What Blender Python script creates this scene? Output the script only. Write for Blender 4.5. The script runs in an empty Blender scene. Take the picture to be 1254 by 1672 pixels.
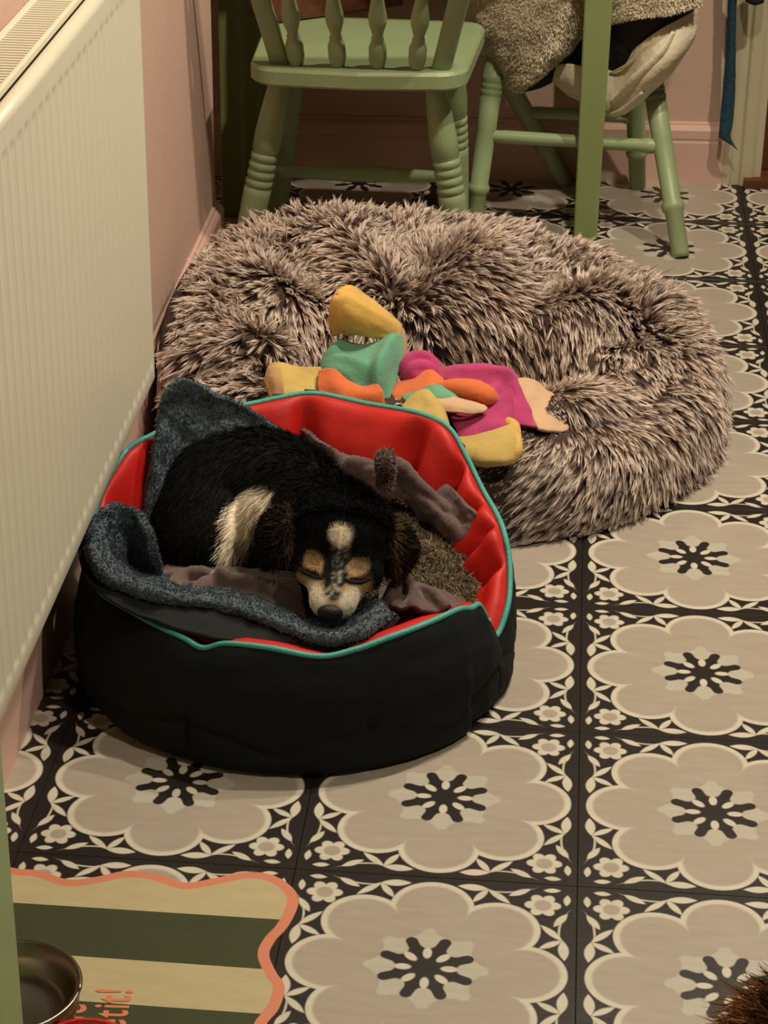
import bpy, bmesh, math, random
import numpy as np
from mathutils import Vector, Matrix, noise
from mathutils.bvhtree import BVHTree
random.seed(4); rng = np.random.default_rng(7)
sc = bpy.context.scene; COL = sc.collection
TAU = math.tau

# ------------------------------------------------------------------ camera
T = 1/3                                   # side of one floor tile in metres
FPX = 3594.3; YAW, TILT, ROLL = 0.08116, 1.09585, 0.01260
CAMP = np.array([0.10503, -2.27618, 1.56911])
def Rz(t): c, s = math.cos(t), math.sin(t); return np.array([[c,-s,0],[s,c,0],[0,0,1.]])
def Rx(t): c, s = math.cos(t), math.sin(t); return np.array([[1,0,0],[0,c,-s],[0,s,c]])
RC = Rz(YAW) @ Rx(TILT) @ Rz(ROLL)
cam = bpy.data.cameras.new('camera'); camo = bpy.data.objects.new('camera', cam); COL.objects.link(camo)
m4 = np.eye(4); m4[:3,:3] = RC; m4[:3,3] = CAMP; camo.matrix_world = Matrix(m4.tolist())
cam.sensor_fit = 'HORIZONTAL'; cam.sensor_width = 36; cam.lens = FPX*36/1254; cam.clip_end = 50
sc.camera = camo
def at(px, py, Y=None, z=None, X=None):   # a point of the photograph carried to a known plane of the room
    d = RC @ np.array([(px-627)/FPX, -(py-836)/FPX, -1.])
    i, v = (1, Y) if Y is not None else (2, z) if z is not None else (0, X)
    return CAMP + d*(v-CAMP[i])/d[i]

# ------------------------------------------------------------------ world, lamps, exposure
w = bpy.data.worlds.new('world'); sc.world = w; w.use_nodes = True
w.node_tree.nodes['Background'].inputs[0].default_value = (0.9, 0.82, 0.66, 1)
w.node_tree.nodes['Background'].inputs[1].default_value = 0.03
def spot(name, loc, aim, power, size, col=(1,.86,.68), ang=120, blend=.6):
    l = bpy.data.lights.new(name, 'SPOT'); l.energy = power; l.shadow_soft_size = size; l.color = col
    l.spot_size = math.radians(ang); l.spot_blend = blend
    o = bpy.data.objects.new(name, l); o.location = loc
    o.rotation_euler = (Vector(aim)-Vector(loc)).to_track_quat('-Z', 'Y').to_euler(); COL.objects.link(o); return o
spot('ceiling_spotlight', (0.92, 1.25, 2.35), (0.3, 1.1, 0), 88, .035)
spot('ceiling_spotlight', (0.35, 0.85, 2.35), (0.15, 0.4, 0), 92, .04)
spot('ceiling_spotlight', (0.95, -0.55, 2.35), (0.15, -0.35, 0), 62, .04, ang=84)
vs = sc.view_settings; vs.view_transform = 'Standard'; vs.look = 'None'; vs.gamma = 1; vs.use_curve_mapping = False
vs.exposure = 0.16

# ------------------------------------------------------------------ materials
def newmat(name):
    m = bpy.data.materials.new(name); m.use_nodes = True
    nt = m.node_tree; b = nt.nodes['Principled BSDF']; return m, nt, b
def sRGB(r, g, b):
    f = lambda c: (c/255/12.92 if c/255 <= .04045 else ((c/255+.055)/1.055)**2.4)
    return (f(r), f(g), f(b), 1)
def mat(name, col, rough=.6, metal=0, bump=0, bscale=60, var=0, vscale=8, sheen=0, stretch=None, spec=None):
    m, nt, b = newmat(name); N = nt.nodes; L = nt.links
    b.inputs['Roughness'].default_value = rough; b.inputs['Metallic'].default_value = metal
    b.inputs['Base Color'].default_value = col
    if spec is not None: b.inputs['Specular IOR Level'].default_value = spec
    if sheen: b.inputs['Sheen Weight'].default_value = sheen; b.inputs['Sheen Roughness'].default_value = .5
    tc = N.new('ShaderNodeTexCoord'); src = tc.outputs['Object']
    if stretch:
        mp = N.new('ShaderNodeMapping'); mp.inputs['Scale'].default_value = stretch; L.new(src, mp.inputs[0]); src = mp.outputs[0]
    if var:
        n = N.new('ShaderNodeTexNoise'); n.inputs['Scale'].default_value = vscale; n.inputs['Detail'].default_value = 5; L.new(src, n.inputs[0])
        r = N.new('ShaderNodeMapRange'); r.inputs['From Min'].default_value = .3; r.inputs['From Max'].default_value = .7
        r.inputs['To Min'].default_value = 1-var; r.inputs['To Max'].default_value = 1+var; L.new(n.outputs[0], r.inputs[0])
        mx = N.new('ShaderNodeVectorMath'); mx.operation = 'SCALE'; mx.inputs[0].default_value = col[:3]; L.new(r.outputs[0], mx.inputs['Scale'])
        L.new(mx.outputs[0], b.inputs['Base Color'])
    if bump:
        n = N.new('ShaderNodeTexNoise'); n.inputs['Scale'].default_value = bscale; n.inputs['Detail'].default_value = 4; L.new(src, n.inputs[0])
        bp = N.new('ShaderNodeBump'); bp.inputs['Strength'].default_value = bump; bp.inputs['Distance'].default_value = .01
        L.new(n.outputs[0], bp.inputs['Height']); L.new(bp.outputs[0], b.inputs['Normal'])
    return m
def hairmat(name, stops, rough=.75, attr=None, jitter=.25, sheen=.0):
    """colour along each strand (UV v: root 0, tip 1) and a little from strand to strand (UV u)"""
    m, nt, b = newmat(name); N = nt.nodes; L = nt.links
    b.inputs['Roughness'].default_value = rough; b.inputs['Specular IOR Level'].default_value = .12
    uv = N.new('ShaderNodeUVMap'); sx = N.new('ShaderNodeSeparateXYZ'); L.new(uv.outputs[0], sx.inputs[0])
    r = N.new('ShaderNodeMapRange'); r.inputs['To Min'].default_value = 1-jitter; r.inputs['To Max'].default_value = 1+jitter; L.new(sx.outputs[0], r.inputs[0])
    mx = N.new('ShaderNodeVectorMath'); mx.operation = 'SCALE'; L.new(r.outputs[0], mx.inputs['Scale'])
    if attr:
        a = N.new('ShaderNodeAttribute'); a.attribute_name = attr; L.new(a.outputs['Color'], mx.inputs[0])
    else:
        cr = N.new('ShaderNodeValToRGB'); L.new(sx.outputs[1], cr.inputs[0]); e = cr.color_ramp.elements
        e[0].position = stops[0][0]; e[0].color = stops[0][1]; e[1].position = stops[-1][0]; e[1].color = stops[-1][1]
        for p, c in stops[1:-1]: k = e.new(p); k.color = c
        L.new(cr.outputs[0], mx.inputs[0])
    L.new(mx.outputs[0], b.inputs['Base Color'])
    return m
def attrmat(name, attr='col', rough=.8):
    m, nt, b = newmat(name); a = nt.nodes.new('ShaderNodeAttribute'); a.attribute_name = attr
    nt.links.new(a.outputs['Color'], b.inputs['Base Color']); b.inputs['Roughness'].default_value = rough; b.inputs['Specular IOR Level'].default_value = .2
    return m

# printed floor tile: one symmetric drawing, written as distances
class X:
    nt = None
    def __init__(s, v): s.v = v
    @staticmethod
    def op(o, *a, clamp=False):
        n = X.nt.nodes.new('ShaderNodeMath'); n.operation = o; n.use_clamp = clamp
        for i, q in enumerate(a):
            q = q.v if isinstance(q, X) else q
            if isinstance(q, (int, float)): n.inputs[i].default_value = q
            else: X.nt.links.new(q, n.inputs[i])
        return X(n.outputs[0])
    def __add__(s, o): return X.op('ADD', s, o)
    def __radd__(s, o): return X.op('ADD', s, o)
    def __sub__(s, o): return X.op('SUBTRACT', s, o)
    def __rsub__(s, o): return X.op('SUBTRACT', o, s)
    def __mul__(s, o): return X.op('MULTIPLY', s, o)
    def __rmul__(s, o): return X.op('MULTIPLY', s, o)
    def __truediv__(s, o): return X.op('DIVIDE', s, o)
def xabs(a): return X.op('ABSOLUTE', a)
def xmin(a, b): return X.op('MINIMUM', a, b)
def xmax(a, b): return X.op('MAXIMUM', a, b)
def hyp(a, b): return X.op('SQRT', a*a+b*b)
def cover(d, soft=.006): return X.op('MULTIPLY_ADD', d, -1/soft, .5, clamp=True)     # 1 inside
def ell(u, v, x0, y0, x1, y1, w, bend=0):
    cx, cy = (x0+x1)/2, (y0+y1)/2; L = math.hypot(x1-x0, y1-y0)/2; c, s = (x1-x0)/2/L, (y1-y0)/2/L
    a = ((u-cx)*c+(v-cy)*s)/L; b = ((v-cy)*c-(u-cx)*s)
    if bend: b = b + (a*a-1)*bend
    b = b/w
    # leaf: |b| < 1-a^2
    return (xabs(b)+a*a-1)*w
def tile_material():
    m, nt, bs = newmat('printed_vinyl_tile'); X.nt = nt; N = nt.nodes; L = nt.links
    tc = N.new('ShaderNodeTexCoord'); sp = N.new('ShaderNodeSeparateXYZ'); L.new(tc.outputs['Object'], sp.inputs[0])
    x = X(sp.outputs[0])*(1/T); y = X(sp.outputs[1])*(1/T)
    ax, ay = xabs(x), xabs(y); u, v = xmax(ax, ay), xmin(ax, ay)
    r = hyp(x, y); th = X.op('ARCTAN2', v, u)                       # 0..45 deg
    a = xabs(X.op('WRAP', th, math.pi/8, -math.pi/8))               # distance in angle from the nearest lobe axis
    p = r*X.op('COSINE', a); q = r*X.op('SINE', a)
    b = a*-1+math.pi/8; p2 = r*X.op('COSINE', b); q2 = r*X.op('SINE', b)
    lobe = xmin(hyp(p-.325, q)-.147, r-.36)
    inner = xmin(hyp(p-.322, q)-.126, r-.305)
    star = xmin(p*.717+q*.697-.1505, hyp(p-.186, q)-.024)
    spoke = xmin(hyp(xmax(p2-.148, 0), q2)-.021, X.op('SMOOTH_MIN', r-.070, xmax(q2-.016, p2-.14), .05))
    wheel = X.op('SMOOTH_MIN', r-.100, xmax(q2-.019, p2-.15), .05); wheel = xmin(wheel, hyp(xmax(p2-.148, 0), q2)-.021)
    tear = hyp((p-.078)*.62, q*1.15)-.0175
    # corner flower with six petals
    fx, fy = ax-.381, ay-.378; fr = hyp(fx, fy); ft = X.op('WRAP', X.op('ARCTAN2', fy, fx), math.pi/6, -math.pi/6)
    fp, fq = fr*X.op('COSINE', ft), fr*X.op('SINE', ft)
    petal = xmin(hyp((fp-.037)*.82, fq)-.0215, fr-.03); eye = fr-.030
    leaves = ell(u, v, .452, .187, .376, .268, .0135)
    for args in ((.452,.190,.372,.138,.0135), (.452,.190,.460,.082,.018), (.421,.262,.467,.338,.014), (.463,.382,.467,.443,.012)):
        leaves = xmin(leaves, ell(u, v, *args))
    stem = ell(u, v, .449, .165, .468, .345, .0035, .018)
    cream = (.64,.60,.48); beige = (.41,.355,.285); black = (.017,.012,.010)
    def mixc(f, c0, c1):
        n = N.new('ShaderNodeMix'); n.data_type = 'RGBA'; L.new(f.v, n.inputs['Factor'])
        for k, c in ((6, c0), (7, c1)):
            if isinstance(c, tuple): n.inputs[k].default_value = (*c, 1)
            else: L.new(c, n.inputs[k])
        return n.outputs[2]
    gr = N.new('ShaderNodeTexNoise'); mp = N.new('ShaderNodeMapping'); mp.inputs['Scale'].default_value = (6, 30, 6)
    L.new(tc.outputs['Object'], mp.inputs[0]); L.new(mp.outputs[0], gr.inputs[0]); gr.inputs['Scale'].default_value = 3; gr.inputs['Detail'].default_value = 6
    g2 = N.new('ShaderNodeTexNoise'); g2.inputs['Scale'].default_value = 9; oi = N.new('ShaderNodeObjectInfo')
    va = N.new('ShaderNodeVectorMath'); va.operation = 'ADD'; L.new(tc.outputs['Object'], va.inputs[0]); L.new(oi.outputs['Random'], va.inputs[1]); L.new(va.outputs[0], g2.inputs[0])
    col = mixc(cover(xmin(xmin(leaves, petal), stem)), black, cream)
    col = mixc(cover(eye, .008), col, beige)
    col = mixc(cover(lobe), col, cream)
    be = mixc(X(g2.outputs[0]), tuple(c*.93 for c in beige), tuple(c*1.08 for c in beige))
    col = mixc(cover(inner, .012), col, be)
    col = mixc(cover(star, .008), col, (.50,.475,.385))
    col = mixc(cover(wheel), col, black)
    col = mixc(cover(tear), col, cream)
    f = X(gr.outputs[0])*.3+.85
    sc_ = N.new('ShaderNodeVectorMath'); sc_.operation = 'SCALE'; L.new(col, sc_.inputs[0]); L.new(f.v, sc_.inputs['Scale'])
    L.new(sc_.outputs[0], bs.inputs['Base Color']); bs.inputs['Roughness'].default_value = .42; bs.inputs['Specular IOR Level'].default_value = .35
    bp = N.new('ShaderNodeBump'); bp.inputs['Strength'].default_value = .12; bp.inputs['Distance'].default_value = .002; L.new(gr.outputs[0], bp.inputs['Height']); L.new(bp.outputs[0], bs.inputs['Normal'])
    return m

MT = {}
MT['tile'] = tile_material()
MT['grout'] = mat('tile_joint_dark', (.02,.015,.012,1), .8)
MT['pink'] = mat('pink_wall_paint', sRGB(214,180,163), .65, bump=.08, bscale=90, var=.03, vscale=5)
MT['pinkgloss'] = mat('pink_gloss_paint', sRGB(222,184,168), .45, bump=.04, bscale=40, var=.03)
MT['radiator'] = mat('cream_radiator_enamel', sRGB(222,219,196), .38, bump=.02, bscale=30, var=.015, vscale=3)
MT['dark'] = mat('dark_void_paint', (.03,.022,.018,1), .9, bump=.05)
MT['green'] = mat('sage_green_chair_paint', sRGB(150,168,124), .42, bump=.06, bscale=45, var=.06, vscale=14)
MT['green2'] = mat('olive_green_table_paint', sRGB(142,156,102), .42, bump=.05, bscale=45, var=.04, vscale=10)
MT['mint'] = mat('pale_green_cabinet_paint', sRGB(150,170,120), .5, bump=.05, bscale=30, var=.05, vscale=4)
MT['creamtrim'] = mat('cream_gloss_trim', sRGB(200,192,160), .45, bump=.04, bscale=30, var=.04)
MT['wood'] = mat('brown_wood', (.12,.035,.012,1), .45, bump=.15, bscale=20, var=.3, vscale=10, stretch=(1,8,8))
MT['blackcloth'] = mat('black_bed_fabric', (.0055,.0078,.0085,1), .85, bump=.12, bscale=30, var=.15, vscale=9, spec=.3)
MT['red'] = mat('red_bed_fabric', (.60,.008,.004,1), .55, bump=.2, bscale=18, var=.08, vscale=14)
MT['teal'] = mat('teal_piping', sRGB(70,172,160), .5, bump=.2, bscale=300)
MT['navy'] = mat('slate_blue_sherpa', sRGB(76,90,100), .95, bump=.9, bscale=110, var=.25, vscale=60, sheen=.3)
MT['navyback'] = mat('black_blanket_back', (.008,.008,.009,1), .9, bump=.2, bscale=80)
MT['mauve'] = mat('mauve_brown_fleece', sRGB(98,78,74), .9, bump=.35, bscale=60, var=.18, vscale=25, sheen=.4)
MT['sherpa'] = mat('grey_sherpa_base', sRGB(96,84,66), .95, bump=1, bscale=120, var=.35, vscale=60)
MT['donut_base'] = mat('plush_backing', (.055,.035,.028,1), .95, bump=.3, bscale=60)
MT['donut_fur'] = hairmat('frosted_long_pile_plush', [(0,(.075,.045,.036,1)),(.28,(.20,.135,.11,1)),(.5,(.56,.45,.375,1)),(1,(.84,.73,.63,1))], rough=.7, jitter=.22)
MT['steel'] = mat('brushed_stainless_steel', (.30,.27,.21,1), .30, metal=1, bump=.02, bscale=200, stretch=(1,1,20))
MT['enamel'] = mat('cream_enamel', sRGB(225,215,180), .25)
MT['redrim'] = mat('red_enamel_rim', (.55,.01,.012,1), .25)
MT['canvas'] = mat('cream_cotton_canvas', sRGB(222,212,184), .85, bump=.25, bscale=90, var=.08, vscale=20)
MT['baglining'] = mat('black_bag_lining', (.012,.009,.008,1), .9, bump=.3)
MT['teddy'] = mat('cream_teddy_fleece', sRGB(228,216,182), .95, bump=.8, bscale=90, var=.12, vscale=50)
MT['teddyfur'] = hairmat('cream_teddy_pile', [(0, sRGB(214,200,168)), (1, sRGB(248,240,214))], jitter=.12)
MT['strap'] = mat('petrol_blue_cotton', (.012,.055,.085,1), .8, bump=.3, bscale=120, var=.2)

# ------------------------------------------------------------------ mesh helpers
def link(name, me, m, parent=None, smooth=True):
    o = bpy.data.objects.new(name, me); COL.objects.link(o)
    for q in (m if isinstance(m, (list, tuple)) else [m]):
        if q is not None: me.materials.append(q)
    if smooth: me.polygons.foreach_set('use_smooth', [True]*len(me.polygons))
    if parent is not None: o.parent = parent
    return o
def mesh(name, V, F, m, parent=None, smooth=True, mi=None):
    me = bpy.data.meshes.new(name); me.from_pydata([tuple(map(float, v)) for v in V], [], [tuple(map(int, f)) for f in F])
    me.update(); o = link(name, me, m, parent, smooth)
    if mi is not None: me.polygons.foreach_set('material_index', list(map(int, mi)))
    return o
def thing(name, label, cat, loc=(0,0,0), group=None):
    o = bpy.data.objects.new(name, None); COL.objects.link(o); o.location = loc; o.empty_display_size = .05
    o['label'] = label; o['category'] = cat
    if group: o['group'] = group
    return o
def tag(o, label, cat, group=None):
    o['label'] = label; o['category'] = cat
    if group: o['group'] = group
    return o
def struct(o): o['kind'] = 'structure'; return o
def rebase(root):                         # children were built in world coordinates: keep them there under a moved Empty
    bpy.context.view_layer.update()
    def fix(o):
        for c in o.children:
            c.matrix_parent_inverse = o.matrix_world.inverted() if o is root else Matrix.Identity(4)
            fix(c)
    for c in root.children: c.matrix_parent_inverse = root.matrix_world.inverted()
def box(name, lo, hi, m, parent=None, bev=0.003, seg=2):
    bm = bmesh.new(); bmesh.ops.create_cube(bm, size=1)
    for v in bm.verts: v.co = Vector([lo[i]+(v.co[i]+.5)*(hi[i]-lo[i]) for i in range(3)])
    if bev: bmesh.ops.bevel(bm, geom=bm.edges[:], offset=bev, segments=seg, profile=.5, affect='EDGES')
    me = bpy.data.meshes.new(name); bm.to_mesh(me); bm.free(); return link(name, me, m, parent, smooth=False)
class Geo:
    def __init__(s): s.V = []; s.F = []
    def add(s, V, F): n = len(s.V); s.V += [tuple(v) for v in V]; s.F += [tuple(i+n for i in f) for f in F]
    def build(s, name, m, parent=None, smooth=True): return mesh(name, s.V, s.F, m, parent, smooth)
def frame_dir(d):
    d = np.array(d, float); d /= np.linalg.norm(d); a = np.array([0,0,1.]) if abs(d[2]) < .9 else np.array([1.,0,0])
    s = np.cross(d, a); s /= np.linalg.norm(s); return s, np.cross(s, d)
def lathe(p0, p1, prof, n=20, sx=1):      # prof: (fraction of the way, radius)
    p0, p1 = np.array(p0, float), np.array(p1, float); s, t = frame_dir(p1-p0); V = []; F = []
    for f, r in prof:
        for k in range(n):
            a = TAU*k/n; V.append(p0+(p1-p0)*f+(s*math.cos(a)*sx+t*math.sin(a))*r)
    for i in range(len(prof)-1):
        for k in range(n): F.append((i*n+k, i*n+(k+1) % n, (i+1)*n+(k+1) % n, (i+1)*n+k))
    F.append(tuple(range(n))[::-1]); F.append(tuple((len(prof)-1)*n+k for k in range(n))); return V, F
def cr(P, n):                             # Catmull-Rom through a row of points
    P = np.array(P, float); Q = np.vstack([2*P[0]-P[1], P, 2*P[-1]-P[-2]]); out = []
    for i in range(1, len(Q)-2):
        for k in range(n):
            t = k/n; a, b, c, d = Q[i-1], Q[i], Q[i+1], Q[i+2]
            out.append(.5*((2*b)+(c-a)*t+(2*a-5*b+4*c-d)*t*t+(3*b-a-3*c+d)*t**3))
    out.append(P[-1]); return np.array(out)
def tube(path, rad, n=10, flat=1.0):
    path = np.array(path, float); m_ = len(path); rad = np.broadcast_to(np.array(rad, float), (m_,)) if np.ndim(rad) == 0 else np.interp(np.linspace(0,1,m_), np.linspace(0,1,len(rad)), rad)
    V = []; F = []; tg = np.gradient(path, axis=0); s = None
    for i in range(m_):
        d = tg[i]/(np.linalg.norm(tg[i])+1e-9)
        if s is None: s, _ = frame_dir(d)
        s = s-d*(s@d); s /= np.linalg.norm(s); t = np.cross(d, s)
        for k in range(n):
            a = TAU*k/n; V.append(path[i]+(s*math.cos(a)+t*math.sin(a)*flat)*rad[i])
    for i in range(m_-1):
        for k in range(n): F.append((i*n+k, i*n+(k+1) % n, (i+1)*n+(k+1) % n, (i+1)*n+k))
    F.append(tuple(range(n))[::-1]); F.append(tuple((m_-1)*n+k for k in range(n))); return V, F
def sheet_grid(G, n=6):                   # bicubic through a grid of control points
    G = np.array(G, float); A = np.array([cr(r, n) for r in G]); B = np.array([cr(A[:, j], n) for j in range(A.shape[1])])
    return B.transpose(1, 0, 2)
def sheet(G, n=6, th=.006, amp=0, sc_=20, seed=0, ridges=None):
    """a cloth surface with thickness; sides -> material index of (front, back)"""
    P = sheet_grid(G, n); R_, C_ = P.shape[:2]
    for path, hgt, wid in ridges or ():                            # folds: the cloth rises along a path
        c = cr(path, 8); d = np.linalg.norm(P[:, :, None, :2]-c[None, None, :, :2], axis=3); k = d.argmin(2); d = d.min(2); t = k/(len(c)-1)
        tap = np.sin(np.pi*np.clip(t*.86+.07, 0, 1))**.5; g = np.exp(-(d/wid)**2)*hgt*tap; P[..., 2] += g; P[..., 1] -= g*.35
    du = np.gradient(P, axis=1); dv = np.gradient(P, axis=0); N_ = np.cross(du, dv); N_ /= np.linalg.norm(N_, axis=2, keepdims=True)+1e-9
    if amp:
        for i in range(R_):
            for j in range(C_):
                q = P[i, j]*sc_; P[i, j] += N_[i, j]*amp*noise.fractal((q[0]+seed, q[1], q[2]), 1, 2, 3)
    a = (P+N_*th/2).reshape(-1, 3); b = (P-N_*th/2).reshape(-1, 3); V = np.vstack([a, b]); K = R_*C_; F = []; mi = []
    for i in range(R_-1):
        for j in range(C_-1):
            q = (i*C_+j, i*C_+j+1, (i+1)*C_+j+1, (i+1)*C_+j); F.append(q); mi.append(0); F.append(tuple(K+t for t in q[::-1])); mi.append(1)
    rim = [(0, j) for j in range(C_)]+[(i, C_-1) for i in range(1, R_)]+[(R_-1, j) for j in range(C_-2, -1, -1)]+[(i, 0) for i in range(R_-2, 0, -1)]
    for k in range(len(rim)):
        i0 = rim[k][0]*C_+rim[k][1]; i1 = rim[(k+1) % len(rim)]; i1 = i1[0]*C_+i1[1]; F.append((i1, i0, K+i0, K+i1)); mi.append(0)
    return V, F, mi
def pts(rows, key='Y'): return [[at(p[0], p[1], **({'z': p[2]} if key == 'z' else {'Y': p[2]})) for p in r] for r in rows]

def sample(o, count, keep=None):
    me = o.data; me.calc_loop_triangles(); nt = len(me.loop_triangles)
    tv = np.empty(nt*3, np.int32); me.loop_triangles.foreach_get('vertices', tv); tv = tv.reshape(-1, 3)
    co = np.empty(len(me.vertices)*3, np.float32); me.vertices.foreach_get('co', co); co = co.reshape(-1, 3)
    nn = np.empty(len(me.vertices)*3, np.float32); me.vertices.foreach_get('normal', nn); nn = nn.reshape(-1, 3)
    A, B, C_ = co[tv[:,0]], co[tv[:,1]], co[tv[:,2]]; ar = np.linalg.norm(np.cross(B-A, C_-A), axis=1)
    if keep is not None: ar = ar*keep((A+B+C_)/3, (nn[tv[:,0]]+nn[tv[:,1]]+nn[tv[:,2]])/3)
    t = rng.choice(nt, count, p=ar/ar.sum()); r1 = np.sqrt(rng.random(count)); r2 = rng.random(count)
    wgt = np.stack([1-r1, r1*(1-r2), r1*r2], 1)[..., None]; P = (co[tv[t]]*wgt).sum(1); Nn = (nn[tv[t]]*wgt).sum(1); Nn /= np.linalg.norm(Nn, axis=1, keepdims=True)+1e-9
    return P.astype(float), Nn.astype(float), tv[t], wgt
def unit(a): return a/(np.linalg.norm(a, axis=-1, keepdims=True)+1e-9)
def strands(name, P, D, L, W, bend, m, parent, K=3, cols=None, shade=None):
    """tapering blades rooted at P; D start direction, bend added with the square of the way"""
    n = len(P); L = np.broadcast_to(L, (n,))[:, None]; W = np.broadcast_to(W, (n,))[:, None]
    side = unit(np.cross(D, rng.normal(size=(n, 3)))); V = np.empty((n, 2*K+1, 3))
    for k in range(K):
        t = k/K; c = P+D*L*t+bend*L*t*t; wd = W*(1-.55*t*t)/2; V[:, 2*k] = c-side*wd; V[:, 2*k+1] = c+side*wd
    V[:, 2*K] = P+D*L+bend*L
    tri = []
    for k in range(K-1): a = 2*k; tri += [(a, a+1, a+3), (a, a+3, a+2)]
    tri.append((2*K-2, 2*K-1, 2*K)); tri = np.array(tri); F = (tri[None]+(np.arange(n)*(2*K+1))[:, None, None]).reshape(-1)
    me = bpy.data.meshes.new(name); nv = n*(2*K+1); nf = n*len(tri)
    me.vertices.add(nv); me.vertices.foreach_set('co', V.reshape(-1).astype(np.float32))
    me.loops.add(nf*3); me.loops.foreach_set('vertex_index', F.astype(np.int32)); me.polygons.add(nf)
    me.polygons.foreach_set('loop_start', np.arange(0, nf*3, 3, dtype=np.int32))
    vt = np.array([k/K for k in range(K) for _ in (0, 1)]+[1.]); uv = np.empty((n, 2*K+1, 2)); uv[..., 0] = rng.random(n)[:, None]; uv[..., 1] = vt
    if shade is not None: uv[..., 0] = np.clip(shade[:, None], 0, 1)
    ul = me.uv_layers.new(name='UVMap'); ul.data.foreach_set('uv', uv.reshape(-1, 2)[F].reshape(-1).astype(np.float32))
    if cols is not None:
        ca = me.color_attributes.new('col', 'FLOAT_COLOR', 'POINT'); c4 = np.ones((n, 2*K+1, 4)); c4[..., :3] = cols[:, None]; ca.data.foreach_set('color', c4.reshape(-1).astype(np.float32))
    me.update(calc_edges=True); me.validate(); o = link(name, me, m, parent, smooth=True); o['kind'] = 'stuff'; return o
def tufts(P, Nn, D, L, per, spread, tipspread):
    n = len(P); s = unit(np.cross(Nn, rng.normal(size=(n, 3)))); t = np.cross(Nn, s); R = np.repeat
    a = rng.random(n*per)*TAU; rr = np.sqrt(rng.random(n*per))*spread; off = R(s, per, 0)*(np.cos(a)*rr)[:, None]+R(t, per, 0)*(np.sin(a)*rr)[:, None]
    P2 = R(P, per, 0)+off; L2 = R(np.broadcast_to(L, (n,)), per)*rng.uniform(.8, 1.1, n*per)
    tip = R(P, per, 0)+R(D, per, 0)*L2[:, None]+off*tipspread; d = tip-P2; l = np.linalg.norm(d, axis=1); return P2, d/l[:, None], l

# ================================================================== the room
WX = -.565                                     # face of the left wall
by = lambda x: 2.4098+.058*x                   # face of the back wall
floor = struct(box('floor', (-1.3,-1.6,-.06), (2.1,3.6,-.004), MT['grout'], bev=0))
tl = box('tile', (-T/2+.0003,-T/2+.0003,-.0035), (T/2-.0003,T/2-.0003,0), MT['tile'], floor, bev=.0004, seg=1); me = tl.data
first = True
for j in range(-3, 9):
    for i in range(-3, 5):
        if i > 1 and j < 6 and i > 2: continue
        o = tl if first else tl.copy()
        if not first: COL.objects.link(o); o.parent = floor
        first = False; o.location = (i*T, j*T, 0)
def prism(name, poly, z0, z1, m, parent=None, bev=0):
    n = len(poly); V = [(x, y, z0) for x, y in poly]+[(x, y, z1) for x, y in poly]
    F = [tuple(range(n))[::-1], tuple(range(n, 2*n))]+[(k, (k+1) % n, n+(k+1) % n, n+k) for k in range(n)]
    return mesh(name, V, F, m, parent, smooth=False)
YE = 1.80                                      # the left wall's corner
struct(box('wall_left', (-.72,-1.5,0), (WX, YE, 2.4), MT['pink'], bev=.004))
def extrude_profile(name, prof, p0, p1, nrm, m, parent=None):   # prof: (out, height)
    p0, p1, nrm = map(lambda a: np.array(a, float), (p0, p1, nrm)); n = len(prof)
    V = [p+nrm*a+np.array([0,0,b]) for p in (p0, p1) for a, b in prof]
    F = [(k, (k+1) % n, n+(k+1) % n, n+k) for k in range(n)]+[tuple(range(n))[::-1], tuple(range(n, 2*n))]; return mesh(name, V, F, m, parent, smooth=False)
SK = [(0,0),(.016,0),(.016,.092),(.0145,.095),(.0145,.0985),(.016,.1015),(.016,.120),(.012,.127),(.007,.130),(.006,.134),(0,.136)]
struct(extrude_profile('baseboard_left', SK, (WX,-1.5,0), (WX,YE-.001,0), (1,0,0), MT['pinkgloss']))
ang = math.atan(.058); wn = (math.sin(ang), -math.cos(ang), 0)
def bpt(x, off=0): return (x+wn[0]*off, by(x)+wn[1]*off)
struct(prism('wall_back', [bpt(-1.25), bpt(.545), bpt(.545,-.16), bpt(-1.25,-.16)], 0, 2.4, MT['pink']))
struct(extrude_profile('baseboard_back', SK, (*bpt(-1.25),0), (*bpt(.462),0), wn, MT['pinkgloss']))
struct(prism('wall_alcove', [(-1.25,1.74),(-1.1,1.74),(-1.1,2.40),(-1.25,2.40)], 0, 2.4, MT['pink']))
struct(prism('wall_alcove_side', [(-1.1,1.74),(-.725,1.74),(-.725,1.795),(-1.1,1.795)], 0, 2.4, MT['pink']))
# moulded door trim, the opening beside it, its threshold
trim = [(0,0),(0,.018),(.014,.022),(.020,.017),(.034,.017),(.040,.024),(.060,.026),(.070,.020),(.083,.020),(.083,0)]
o = struct(prism('trim_1', [bpt(.460+a, b) for a, b in trim], 0, 2.05, MT['creamtrim']))
struct(prism('trim_2', [bpt(.543,.018), bpt(.60,.018), bpt(.60,-.16), bpt(.543,-.16)], 0, .001, MT['wood']))
struct(prism('door_1', [bpt(.547,-.03), bpt(1.3,-.03), bpt(1.3,-.07), bpt(.547,-.07)], .022, 2.0, MT['wood']))
struct(prism('threshold_trim', [bpt(.506,.045), bpt(1.3,.045), bpt(1.3,-.16), bpt(.506,-.16)], 0.0005, .020, MT['wood']))
MT['far'] = mat('dim_room_paint', (.20,.17,.14,1), .8, bump=.05)
struct(box('ceiling', (-1.3,-3.6,2.4), (3.0,3.6,2.5), MT['far'], bev=0))
struct(box('wall_right', (2.6,-3.5,0), (2.7,3.5,2.4), MT['far'], bev=0))
struct(box('wall_rear', (-1.3,-3.6,0), (2.7,-3.5,2.4), MT['far'], bev=0))
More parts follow.
